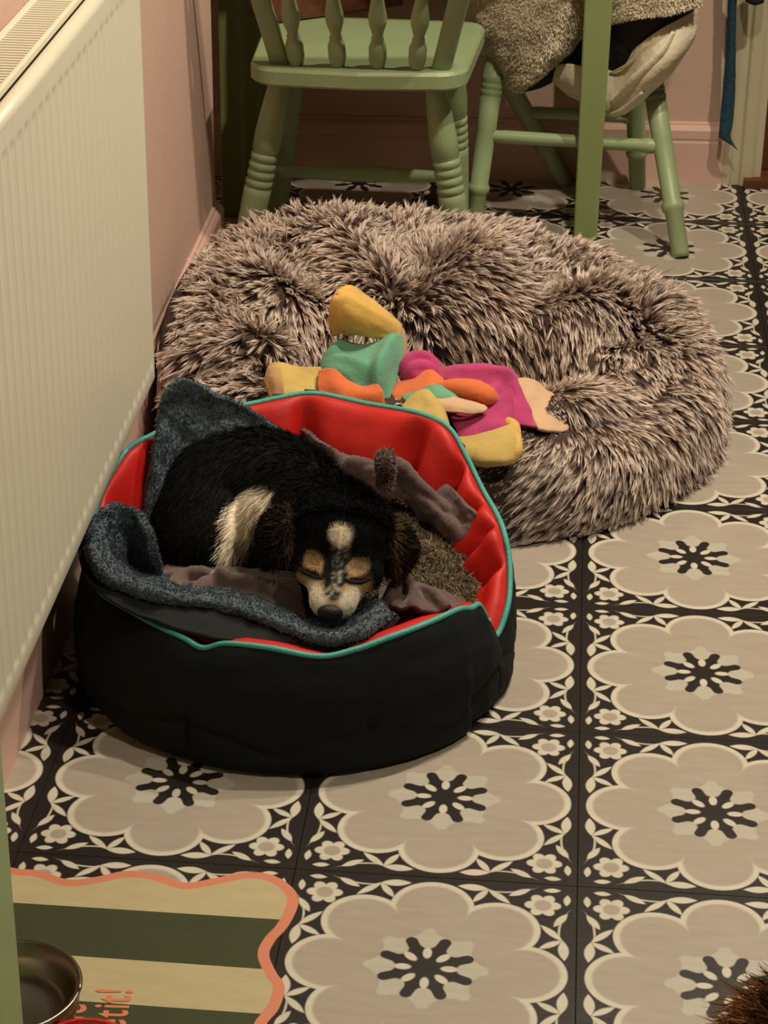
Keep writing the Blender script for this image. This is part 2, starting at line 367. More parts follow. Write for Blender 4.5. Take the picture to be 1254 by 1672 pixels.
struct(box('floor_beyond', (-1.3,-3.6,-.06), (2.7,3.6,-.0045), mat('beige_vinyl', (.25,.21,.16,1), .5, bump=.05), bev=0))
struct(prism('wall_back_right', [bpt(1.3), bpt(2.65), bpt(2.65,-.16), bpt(1.3,-.16)], 0, 2.4, MT['pink']))

# ================================================================== radiator
def radiator():
    r = thing('radiator', 'cream steel panel radiator with fine vertical ribs fixed to the pink wall', 'radiator', (-.5,.05,.28))
    Y0, Y1, z0, z1, XF = -.56, .60, .282, .898, -.462
    # ribbed front panel
    ys = np.arange(Y0, Y1+1e-6, .0033); ys[-1] = Y1
    zs = np.concatenate([[z0, z0+.003, z0+.006], np.linspace(z0+.022, z0+.042, 7), np.linspace(.36, .83, 12), np.linspace(.846, .868, 7), [z1-.012]])
    V = []; F = []
    for z in zs:
        e = min(max((z-(z0+.024))/.010, 0), 1)*min(max((.866-z)/.010, 0), 1); e = e*e*(3-2*e)
        rim = -.006 if z == z0 else (-.0015 if z < z0+.004 else 0)
        for y in ys:
            ph = (y-Y0)/.033; c = math.cos(TAU*ph); g = max(0, c)**.6
            fine = .0005*math.cos(TAU*ph*3)
            ed = min(1, max(0, (min(y-Y0, Y1-y)-.012)/.006)); edge = -.006*max(0, 1-min(y-Y0, Y1-y)/.006)**2
            V.append((XF+rim+edge+e*ed*(-.0020*(1-g)+fine*(1-e*0)), y, z))
    n = len(ys)
    for i in range(len(zs)-1):
        for k in range(n-1): F.append((i*n+k, i*n+k+1, (i+1)*n+k+1, (i+1)*n+k))
    mesh('front_panel', V, F, MT['radiator'], r)
    # rolled top edge, running the length
    prof = [(XF-.0005, z1-.014)]+[(XF-.011+.011*math.cos(a), z1-.012+.012*math.sin(a)) for a in np.linspace(0, math.pi, 9)]+[(XF-.022, z1-.02), (XF-.026, z1-.02), (XF-.026, z1-.05), (XF-.010, z1-.05)]
    V = [(x, y, z) for y in (Y0, Y1) for x, z in prof]; n = len(prof)
    mesh('top_roll', V, [(k, (k+1) % n, n+(k+1) % n, n+k) for k in range(n)]+[tuple(range(n))[::-1], tuple(range(n, 2*n))], MT['radiator'], r)
    # end caps, back panel, bottom
    box('end_cap', (-.548, Y1-.012, z0+.004), (XF-.004, Y1-.001, z1-.010), MT['radiator'], r, .003)
    box('end_cap', (-.548, Y0+.001, z0+.004), (XF-.004, Y0+.012, z1-.010), MT['radiator'], r, .003)
    box('back_panel', (-.546, Y0+.02, z0+.01), (-.536, Y1-.02, z1-.02), MT['radiator'], r, .002)
    box('core', (-.525, Y0+.03, z0+.02), (-.485, Y1-.03, z1-.05), MT['dark'], r, .002)
    # top cover: two side rails and cross slats
    box('rail', (-.4945, Y0+.01, z1-.010), (-.4885, Y1-.006, z1-.001), MT['radiator'], r, .0015)
    box('rail', (-.546, Y0+.01, z1-.010), (-.538, Y1-.006, z1-.001), MT['radiator'], r, .0015)
    s0 = box('slat', (-.541, -.0026, -.0045), (-.491, .0026, 0), MT['radiator'], r, .0008, 1)
    y = Y0+.02; k = 0
    while y < Y1-.012:
        o = s0 if k == 0 else s0.copy()
        if k: COL.objects.link(o); o.parent = r
        o.location = (0, y, z1-.003); y += .0105; k += 1
    for yy in (Y0+.15, Y1-.15):
        box('wall_bracket', (WX+.001, yy-.015, .45), (-.5465, yy+.015, .52), MT['radiator'], r, .001)
    # pipe down to the floor, below the near end
    g = Geo(); g.add(*tube([(-.515, Y0+.04, z0+.02), (-.515, Y0+.04, .0005)], .0075, 12)); g.build('pipe', MT['radiator'], r)
    rebase(r)
radiator()

# ================================================================== table
def table():
    r = thing('kitchen_table', 'green painted kitchen table against the wall, square tapered leg in front of the coats', 'table', (-.2,2.2,0))
    def leg(bx, by_, tx, ty, w0, w1):
        V = []; 
        for (x, y, z, w_) in ((bx, by_, 0, w0), (tx, ty, .70, w1)):
            h = w_/2; V += [(x-h, y-h, z), (x+h, y-h, z), (x+h, y+h, z), (x-h, y+h, z)]
        F = [(3,2,1,0),(4,5,6,7)]+[(k, (k+1) % 4, 4+(k+1) % 4, 4+k) for k in range(4)]
        o = mesh('leg', V, F, MT['green2'], r, smooth=False); b = o.modifiers.new('b', 'BEVEL'); b.width = .004; b.segments = 2
    leg(.163, 2.052, .163, 2.048, .048, .058); leg(-.577, 2.105, -.572, 2.10, .045, .050); leg(.163, 2.36, .163, 2.36, .046, .055); leg(-.572, 2.34, -.572, 2.34, .046, .055)
    box('apron', (-.55,2.035,.60), (.136,2.057,.705), MT['green2'], r); box('apron', (-.55,2.35,.60), (.136,2.368,.705), MT['green2'], r)
    box('apron', (.150,2.078,.60), (.168,2.335,.705), MT['green2'], r); box('apron', (-.587,2.13,.60), (-.565,2.31,.705), MT['green2'], r)
    box('tabletop', (-.64,1.90,.702), (.195,2.385,.732), MT['wood'], r, .006)
    rebase(r)
table()

# ================================================================== chairs
def ring_leg_prof(r0, r1, f0=.32):
    p = [(0, r0*.78), (.02, r0*.84), (.1, r0*.92), (f0-.06, r1), (f0-.005, r1*1.04)]
    f = f0
    for k in range(4):
        p += [(f, r1*.90), (f+.006, r1*.88), (f+.013, r1*1.07), (f+.027, r1*1.09), (f+.036, r1*.98)]; f += .040
    p += [(f, r1*.88), (f+.01, r1*1.04), (f+.12, r1*1.0), (f+.3, r1*.86), (1, r1*.72)]
    return sorted(p, key=lambda a: a[0])
def chair1():
    r = thing('spindle_back_chair', 'sage green wooden chair with turned spindles, its spindled back turned to the fluffy bed', 'chair', (-.28,1.85,0))
    zt = .45
    # seat: rounded at the rear, a little narrower in front
    xc = -.2715; out = []
    def arc(cx, cy, ra, a0, a1, n=8): return [(cx+ra*math.cos(math.radians(a0+(a1-a0)*k/n)), cy+ra*math.sin(math.radians(a0+(a1-a0)*k/n))) for k in range(n+1)]
    out += arc(-.415, 1.690, .060, 180, 262); out += [(xc, 1.622)]; out += arc(-.132, 1.697, .060, 278, 360)
    out += arc(-.100, 1.97, .045, 0, 90); out += arc(-.440, 1.97, .045, 90, 180)
    n = len(out); V = []; lev = [(0,.006,zt-.034),(0,0,zt-.029),(0,0,zt-.006),(0,.005,zt)]
    for _, ins, z in lev:
        for x, y in out: cx, cy = xc, 1.83; d = math.hypot(x-cx, y-cy); V.append((x-(x-cx)/d*ins, y-(y-cy)/d*ins, z))
    F = [tuple(range(n))[::-1], tuple(3*n+k for k in range(n))]+[(i*n+k, i*n+(k+1) % n, (i+1)*n+(k+1) % n, (i+1)*n+k) for i in range(3) for k in range(n)]
    o = mesh('seat', V, F, MT['green'], r, smooth=False)
    legs = [((-.421,1.715,.42), (-.5086,1.690,0)), ((-.1365,1.715,.42), (-.064,1.690,0)), ((-.425,1.95,.42), (-.480,2.01,0)), ((-.118,1.96,.42), (-.098,2.025,0))]
    for t, b in legs:
        V, F = lathe(b, t, [(1-f, q) for f, q in [(1,.021),(.97,.022),(.86,.0235),(.68,.0255)]]+[] if False else leg_prof(), 22); mesh('leg', V, F, MT['green'], r)
    a = lambda i, f: np.array(legs[i][1])+(np.array(legs[i][0])-np.array(legs[i][1]))*f
    SP = [(0,.009),(.08,.011),(.35,.0145),(.5,.016),(.65,.0145),(.92,.011),(1,.009)]
    for i, j in ((0,2),(1,3)): mesh('stretcher', *lathe(a(i,.44), a(j,.44), SP, 14), MT['green'], r)
    m0 = (a(0,.44)+a(2,.44))/2; m1 = (a(1,.44)+a(3,.44))/2; mesh('stretcher', *lathe(m0, m1, SP, 14), MT['green'], r)
    # back: two flat posts, four turned spindles, top rail
    topz = .86; lean = .17
    def post(x0, x1):
        V = []; K = 10
        for k in range(K+1):
            f = k/K; z = zt-.004+f*(topz-zt); x = x0+(x1-x0)*f; y = 1.674-lean*f**1.1; wx = .0185+.002*f; wy = .013
            for c in range(12):
                t = TAU*c/12; V.append((x+wx*np.sign(math.cos(t))*abs(math.cos(t))**.6, y+wy*np.sign(math.sin(t))*abs(math.sin(t))**.6, z))
        F = [(k*12+c, k*12+(c+1) % 12, (k+1)*12+(c+1) % 12, (k+1)*12+c) for k in range(K) for c in range(12)]+[tuple(range(12))[::-1], tuple(K*12+c for c in range(12))]
        mesh('back_post', V, F, MT['green'], r)
    post(-.418, -.505); post(-.122, -.030)
    h = topz-zt
    prof = []
    for z, q in [(0,.0115),(.004,.0125),(.022,.0165),(.045,.0165),(.056,.0125),(.060,.0105),(.063,.0122),(.068,.0095),(.076,.0112),(.095,.0165),(.110,.0168),(.135,.0125),(.152,.0095),(.158,.0102),(.163,.0162),(.172,.0175),(.181,.0162),(.186,.0102),(.2,.0095),(.24,.0155),(.28,.016),(.31,.0115),(.33,.009),(.36,.012),(h,.010)]: prof.append((z/h, q))
    for x0, x1 in ((-.3865,-.408),(-.3105,-.320),(-.2375,-.2275),(-.1665,-.135)):
        mesh('spindle', *lathe((x0,1.667,zt-.003), (x1,1.667-lean,topz-.002), prof, 20), MT['green'], r)
    G = [[(x, 1.667-lean+dy+.03*(1-((x+.27)/.26)**2)*-1+.02, z) for x in np.linspace(-.53,-.005,7)] for dy, z in ((0,topz-.005),(-.012,topz+.05),(-.02,topz+.10))]
    V, F, mi = sheet(G, 4, .022); mesh('top_rail', V, F, MT['green'], r)
    rebase(r)
def leg_prof():                                     # turned leg with four grooves below the middle, fraction counted from the floor
    p = [(0,.0175),(.03,.0205),(.15,.0228),(.30,.0250),(.44,.0262),(.472,.0262),(.478,.0235)]
    f = .478
    for k in range(4): p += [(f+.004,.0238),(f+.010,.0262),(f+.030,.0264),(f+.036,.0238)]; f += .040
    return p+[(f+.002,.0228),(f+.012,.0262),(f+.09,.0268),(f+.2,.0240),(f+.3,.0205),(1.0,.0190)]
chair1()

def seat_box():
    a, b = at(440,40,z=.452), at(660,10,z=.452); d = (b-a); d /= np.linalg.norm(d); n_ = np.array([-d[1], d[0], 0]); q = [a[:2], b[:2], (b+n_*.10)[:2], (a+n_*.10)[:2]]
    o = prism('wooden_box', [tuple(p) for p in q], .4515, .56, MT['wood']); m = o.modifiers.new('b', 'BEVEL'); m.width = .006; m.segments = 3
    tag(o, 'dark reddish-brown box lying on the spindle chair seat, behind the spindles', 'box')
seat_box()

def chair2():
    r = thing('kitchen_chair', 'green wooden chair half under the table end, hidden under the cream coat and bag', 'chair', (.14,2.17,0))
    A = (at(772,378,z=0), at(806,120,Y=2.10)); B = (at(1112,420,z=0)+[0,.0,0], at(1066,135,Y=2.11)); C_ = (np.array([.276,2.375,0]), at(1036,130,Y=2.29)); D = (at(902,262,Y=2.36), at(838,150,Y=2.31))
    top = .42
    def ext(b, t): d = t-b; return b+d*(top-b[2])/d[2]
    def foot(b, t): d = t-b; return b-d*b[2]/d[2]
    L = []
    for b, t in (A, B, C_, D): L.append((foot(b, t), ext(b, t)))
    pr = [(0,.0165),(.02,.0180),(.19,.0185),(.20,.0225),(.215,.0235),(.23,.0222),(.24,.0190),(.5,.0205),(.66,.0215),(.665,.020),(.672,.0222),(.69,.0224),(.695,.020),(.702,.0222),(.72,.0224),(.725,.020),(.732,.0222),(.76,.0224),(.765,.0205),(.9,.0205),(1,.0180)]
    for b, t in L: mesh('leg', *lathe(b, t, pr, 20), MT['green'], r)
    a = lambda i, f: L[i][0]+(L[i][1]-L[i][0])*f
    SP = [(0,.011),(.05,.012),(.12,.0135),(.5,.013),(.88,.0135),(.91,.016),(.94,.016),(.97,.011),(1,.0095)]
    mesh('stretcher', *lathe(a(0,.47), a(1,.47), SP, 14), MT['green'], r); mesh('stretcher', *lathe(a(3,.42), a(2,.42), SP, 14), MT['green'], r)
    c = sum(q[1] for q in L)/4; P = [c+(q[1]-c)*1.30 for q in (L[0], L[1], L[2], L[3])]
    loop = []
    for k in range(4):
        p0, p1, p2 = P[k-1], P[k], P[(k+1) % 4]
        for t in np.linspace(0, 1, 7):
            s = p1+(p0-p1)*.2; e = p1+(p2-p1)*.2; loop.append((1-t)**2*s+2*t*(1-t)*p1+t*t*e)
    n = len(loop); V = [(*q[:2], z) for z in (.418, .45) for q in loop]
    mesh('seat', V, [tuple(range(n))[::-1], tuple(range(n, 2*n))]+[(k, (k+1) % n, n+(k+1) % n, n+k) for k in range(n)], MT['green'], r, smooth=False)
    # backrest along the right-hand side of the seat
    q0, q1 = P[1]*.9+c*.1, P[2]*.9+c*.1
    q0 = np.array([q0[0], q0[1], .447]); q1 = np.array([q1[0], q1[1], .447]); up = np.array([.10,.02,.40])
    for q, f in ((q0, 1), (q1, 1)): mesh('back_post', *lathe(q, q+up, [(0,.014),(.3,.016),(1,.012)], 12), MT['green'], r)
    for f in (.25,.5,.75):
        q = q0+(q1-q0)*f; mesh('spindle', *lathe(q, q+up, [(0,.009),(.1,.014),(.2,.009),(.5,.014),(.8,.009),(1,.009)], 12), MT['green'], r)
    e0, e1 = q0+up, q1+up; d = (e0-e1)*.08
    V, F, mi = sheet([[e0+d+[0,0,z], (e0+e1)/2+[.01,0,z], e1-d+[0,0,z]] for z in (-.01,.03,.07)], 4, .02); mesh('top_rail', V, F, MT['green'], r)
    rebase(r)
chair2()

# ================================================================== coat and bag over the second chair
def coat():
    r = thing('teddy_fleece_coat', 'cream teddy fleece coat with a pointed corner draped over the chair behind the table leg', 'coat', (.03,2.07,.30))
    rows = [[(752,-60,2.12),(800,-60,2.07),(860,-60,2.04),(920,-60,2.05),(975,-60,2.09),(1010,-60,2.13)],
            [(762,0,2.11),(800,0,2.06),(860,0,2.035),(915,0,2.045),(960,0,2.09),(1005,0,2.14)],
            [(768,35,2.115),(802,40,2.065),(858,42,2.035),(908,40,2.05),(950,30,2.095),(985,25,2.14)],
            [(785,75,2.12),(815,82,2.075),(858,85,2.045),(900,80,2.06),(930,68,2.10),(950,55,2.14)],
            [(812,105,2.12),(828,116,2.085),(852,120,2.060),(880,112,2.07),(905,98,2.11),(925,80,2.14)],
            [(832,128,2.12),(838,140,2.095),(848,146,2.08),(858,136,2.085),(872,122,2.11),(890,108,2.14)]]
    V, F, mi = sheet(pts(rows), 8, .012, .006, 26); o = mesh('coat_panel', V, F, MT['teddy'], r)
    P, Nn, _, _ = sample(o, 15000, lambda c, n: (n[:, 1] < .35)*1.)
    D = unit(Nn*.5+np.array([-.3,0,-.5])+rng.normal(size=P.shape)*.4); P, D, L = tufts(P, Nn, D, .006, 3, .0030, .5)
    strands('teddy_pile', P, D, L, .0022, np.array([0,0,-.2])+rng.normal(size=P.shape)*.2, MT['teddyfur'], r, K=2)
    # dark lining hanging out below the hem
    rows = [[(850,128,2.12),(890,100,2.125),(940,62,2.13),(985,40,2.14)], [(846,142,2.125),(890,128,2.13),(940,100,2.135),(985,85,2.145)], [(850,150,2.135),(890,138,2.14),(930,122,2.145),(985,100,2.15)]]
    V, F, mi = sheet(pts(rows), 5, .006, .004, 30); mesh('coat_lining', V, F, MT['baglining'], r)
    # the part beyond the table leg
    rows = [[(985,-50,2.08),(1040,-50,2.02),(1090,-50,2.00),(1150,-50,2.02)], [(988,0,2.08),(1040,-2,2.015),(1090,-4,1.995),(1142,-6,2.02)], [(990,38,2.08),(1040,26,2.015),(1090,20,1.995),(1142,5,2.02)]]
    V, F, mi = sheet(pts(rows), 7, .012, .005, 26); o2 = mesh('coat_sleeve', V, F, MT['teddy'], r)
    P, Nn, _, _ = sample(o2, 5000, lambda c, n: (n[:, 1] < .35)*1.); D = unit(Nn*.6+np.array([-.3,0,-.5])+rng.normal(size=P.shape)*.45); P, D, L = tufts(P, Nn, D, .006, 3, .003, .5)
    strands('sleeve_pile', P, D, L, .0022, np.array([0,0,-.2])+rng.normal(size=P.shape)*.2, MT['teddyfur'], r, K=2)
    rebase(r)
coat()
def bag():
    r = thing('canvas_tote_bag', 'cream canvas tote bag hanging open and slack on the chair right of the table leg', 'bag', (.22,2.12,.24))
    rows = [[(985,-30,2.10),(1040,-30,2.055),(1090,-30,2.045),(1142,-30,2.06)]]
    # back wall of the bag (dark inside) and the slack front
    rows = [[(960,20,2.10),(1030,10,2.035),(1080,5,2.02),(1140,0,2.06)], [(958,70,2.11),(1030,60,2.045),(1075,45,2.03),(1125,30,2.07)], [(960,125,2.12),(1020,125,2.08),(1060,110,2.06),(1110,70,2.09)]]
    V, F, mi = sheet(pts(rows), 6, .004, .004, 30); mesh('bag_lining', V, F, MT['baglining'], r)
    rows = [[(893,108,2.15),(930,104,2.11),(975,112,2.095),(1010,104,2.09),(1045,72,2.08),(1085,45,2.075),(1140,14,2.09)],
            [(900,128,2.14),(935,128,2.10),(975,128,2.085),(1012,122,2.075),(1052,95,2.065),(1095,62,2.060),(1139,40,2.085)],
            [(912,143,2.14),(940,146,2.10),(975,150,2.08),(1012,146,2.062),(1052,118,2.052),(1098,84,2.052),(1132,68,2.085)],
            [(930,156,2.14),(950,162,2.10),(978,168,2.08),(1008,166,2.058),(1046,142,2.050),(1088,110,2.055),(1116,92,2.09)],
            [(948,166,2.14),(962,176,2.11),(984,183,2.085),(1006,184,2.066),(1034,168,2.062),(1070,138,2.07),(1096,116,2.10)],
            [(962,172,2.15),(975,183,2.13),(992,189,2.11),(1010,190,2.10),(1030,180,2.09),(1060,152,2.10),(1082,130,2.13)]]
    rows = [[(a, b, y-.05*min(1, max(0, (a-1010)/40))) for a, b, y in q] for q in rows]
    P3 = pts(rows); V, F, mi = sheet(P3, 9, .005, .005, 11, 3); o = mesh('bag_front', V, F, MT['canvas'], r)
    # soft folds along the slack front
    g = Geo()
    for path, rr in (([(1004,168,2.055),(1040,128,2.045),(1078,88,2.045),(1100,52,2.055)], [.012,.016,.014,.006]), ([(1000,186,2.065),(1022,176,2.058),(1050,150,2.056)], [.010,.014,.006]), ([(996,120,2.078),(1030,102,2.066),(1060,72,2.064)], [.003,.006,.003])):
        c = cr([at(p[0], p[1], Y=p[2]+.004-.05*min(1, max(0, (p[0]-1010)/40))) for p in path], 8); g.add(*tube(c, rr, 12, .6))
    g.build('bag_fold', MT['canvas'], r)
    rebase(r)
bag()
def strap():
    g = Geo(); c = [at(1196,-60,Y=2.385), at(1195,10,Y=2.385), at(1193,90,Y=2.385), at(1190,150,Y=2.383), at(1186,200,Y=2.38), at(1183,222,Y=2.378)]
    wd = [.009,.008,.010,.013,.013,.012]; L = [p-[w_,0,0] for p, w_ in zip(c, wd)]; R_ = [p+[w_,0,0] for p, w_ in zip(c, wd)]; M_ = [p+[0,-.006,0] for p in c]
    L.append(at(1175,222,Y=2.38)); M_.append(at(1192,235,Y=2.376)); R_.append(at(1204,245,Y=2.38))
    V, F, mi = sheet([L, M_, R_], 6, .003, .0015, 60); o = mesh('fabric_strap', V, F, MT['strap']); tag(o, 'dark petrol blue fabric strap hanging in front of the cream door trim', 'strap')
    rows = [[(1212,-60,2.36),(1230,-60,2.35),(1250,-60,2.36)], [(1214,-20,2.36),(1232,-20,2.35),(1248,-20,2.36)], [(1218,2,2.36),(1232,8,2.352),(1246,4,2.36)]]
    V, F, mi = sheet(pts(rows), 5, .006); o = mesh('black_sleeve', V, F, MT['baglining']); tag(o, 'black garment end dangling at the top of the cream door trim', 'garment')
strap()

COVER = []
# ================================================================== fluffy oval bed
DC = np.array([-.072, 1.135])
def donut():
    r = thing('fluffy_dog_bed', 'large oval beige-brown long-pile plush dog bed behind the black and red bed', 'dog bed', (DC[0], DC[1], 0))
    NT, NS = 180, 44; V = []; F = []
    def nz(x, y, z, s=1): return noise.noise((x*s, y*s, z*s))
    IC = np.array([-.085, 1.00])
    def wang(a, b): return (a-b+180) % 360-180
    for i in range(NT):
        a = TAU*i/NT; dg = math.degrees(a); ca, sa = math.cos(a), math.sin(a)
        rx = .470 if ca > 0 else .482; ry = .485 if sa > 0 else .482
        e_ = .62 if (ca < 0 and sa > 0) else 1; O = DC+np.array([rx*math.copysign(abs(ca)**e_, ca), ry*math.copysign(abs(sa)**e_, sa)]); ri = (.20 if ca > 0 else .17); I_ = IC+np.array([(.24 if ca > 0 else .22)*ca, (.15 if sa > 0 else .13)*sa])
        H = .148+.075*max(0, sa)**.8*(1 if ca < .2 else 1-.35*(ca-.2))+.050*max(0, -ca)**.5*(1-.75*max(0, sa))*(sa > -.5)-.02*max(0, ca)*(sa < .4)
        for c0, wd, dp in ((62,14,.045),(103,9,.030),(140,12,.04),(25,9,.03),(-30,10,.02),(-75,12,.02),(178,10,.02)): pass
        H += .02*noise.noise((ca*1.6+3, sa*1.6, 1.3))
        for k in range(NS):
            s = k/(NS-1); t = math.pi*s                                    # 0 outside foot .. 1 inside foot
            w_ = .5-.5*math.copysign(abs(math.cos(t))**.75, math.cos(t))
            if ca < 0: w_ = w_**(1+.7*min(1, -ca*1.5))
            x, y = O+(I_-O)*w_; h = H*math.sin(t)**(.62 if s < .5 else .50)
            if s < .5: h = H*math.sin(t)**.62
            z = h+(.045*w_ if s > .5 else 0)
            bul = .028*math.sin(t)**2*(s < .5); x += ca*bul*0; y += sa*bul*0
            # pleats where the sewn rim buckles on its inner side
            for c0, wd, dp in ((58,13,.065),(98,9,.050),(137,14,.060),(20,9,.04),(-20,10,.02),(-70,12,.02),(178,12,.025)):
                q = wang(dg, c0)/wd; z -= dp*math.exp(-q*q)*math.exp(-((w_-.66)/.22)**2)
            z += .012*noise.noise((x*9, y*9, 2))*math.sin(t)
            V.append((x, y, max(z, .002)))
    for i in range(NT):
        for k in range(NS-1): F.append((i*NS+k, ((i+1) % NT)*NS+k, ((i+1) % NT)*NS+k+1, i*NS+k+1))
    # centre cushion
    base = len(V); NR = 8
    for i in range(NT):
        p = np.array(V[i*NS+NS-1])
        for j in range(1, NR):
            f = j/NR; x, y = p[:2]+(IC-p[:2])*f; V.append((x, y, p[2]+.022*math.sin(f*math.pi/2)+.008*noise.noise((x*8, y*8, 0))))
    V.append((*IC, .068)); cI = len(V)-1
    for i in range(NT):
        j = (i+1) % NT; a0 = [i*NS+NS-1]+[base+i*(NR-1)+q for q in range(NR-1)]; b0 = [j*NS+NS-1]+[base+j*(NR-1)+q for q in range(NR-1)]
        for q in range(NR-1): F.append((a0[q], b0[q], b0[q+1], a0[q+1]))
        F.append((a0[-1], b0[-1], cI))
    o = mesh('bed_body', V, F, MT['donut_base'], r)
    n = 17000; P, Nn, _, _ = sample(o, n)
    rad = np.c_[P[:, :2]-DC, np.zeros(n)]; rad = unit(rad); tang = np.c_[-rad[:, 1], rad[:, 0], np.zeros(n)]
    lf = np.array([[noise.noise((p[0]*5, p[1]*5, 3)), noise.noise((p[0]*5, p[1]*5, 9)), noise.noise((p[0]*16, p[1]*16, 5))] for p in P])
    flow = rad*.55+tang*(lf[:, :1]*1.5-.25)+np.array([.1,-.25,-.45])+rad*lf[:, 1:2]*.8
    flow = flow-Nn*(flow*Nn).sum(1, keepdims=True); D = unit(Nn*(.20+.22*lf[:, 2:3])+flow*.95+rng.normal(size=P.shape)*.17)
    for hx, hy in ((at(478,500,z=.15)), (at(700,490,z=.15)), (at(945,520,z=.13)), (at(345,600,z=.15)))[:4] if False else [at(478,505,z=.15)[:2], at(690,485,z=.15)[:2], at(945,525,z=.13)[:2], at(1060,560,z=.12)[:2]]:
        d = P[:, :2]-[hx, hy]; k = np.exp(-((d**2).sum(1)/.075**2))[:, None]           # the pile parts and stands up round the pleats
        D = unit(D*(1-.8*k)+k*(Nn*.9+unit(np.c_[d, np.zeros(n)])*.75)+rng.normal(size=P.shape)*.12*k)
    L = rng.uniform(.026, .042, n)*(1-.25*(P[:, 2] < .04))
    wallish = P[:, 0] < -.50; D[wallish, 0] = np.abs(D[wallish, 0])*.3; D = unit(D)
    shade = np.clip(.5+lf[:, 2]*.9+lf[:, 0]*.5, 0, 1)
    per = 8; P2, D2, L2 = tufts(P, Nn, D, L, per, .0070, .14)
    low = (P2+D2*L2[:, None])[:, 2]; k_ = low < .004; D2[k_, 2] = np.maximum(D2[k_, 2], (.004-P2[k_, 2])/L2[k_]); L2[k_] *= .8
    bend = np.repeat(np.stack([lf[:, 0]*.3, lf[:, 1]*.3, -np.full(n, .18)], 1), per, 0)+rng.normal(size=P2.shape)*.07
    tipz = P2[:, 2]+D2[:, 2]*L2+bend[:, 2]*L2; bend[tipz < .003, 2] = 0
    if COVER:                                                     # pile lies flat under the blanket
        for q in range(n):
            h = COVER[0].ray_cast(Vector(P[q]-[0,0,.01]), Vector((0,0,1)), .13)
            if h[0] is None: tp = P[q]+D[q]*L[q]*.8; vd = tp-CAMP; vd /= np.linalg.norm(vd); h = COVER[0].ray_cast(Vector(tp), Vector(vd), .07)
            if h[0] is not None: L2[q*per:(q+1)*per] *= .25
    sh = np.repeat(shade, per)*.7+rng.random(len(P2))*.3
    strands('plush_pile', P2, D2, L2, .0029, bend, MT['donut_fur'], r, K=3, shade=sh)
    rebase(r); return o

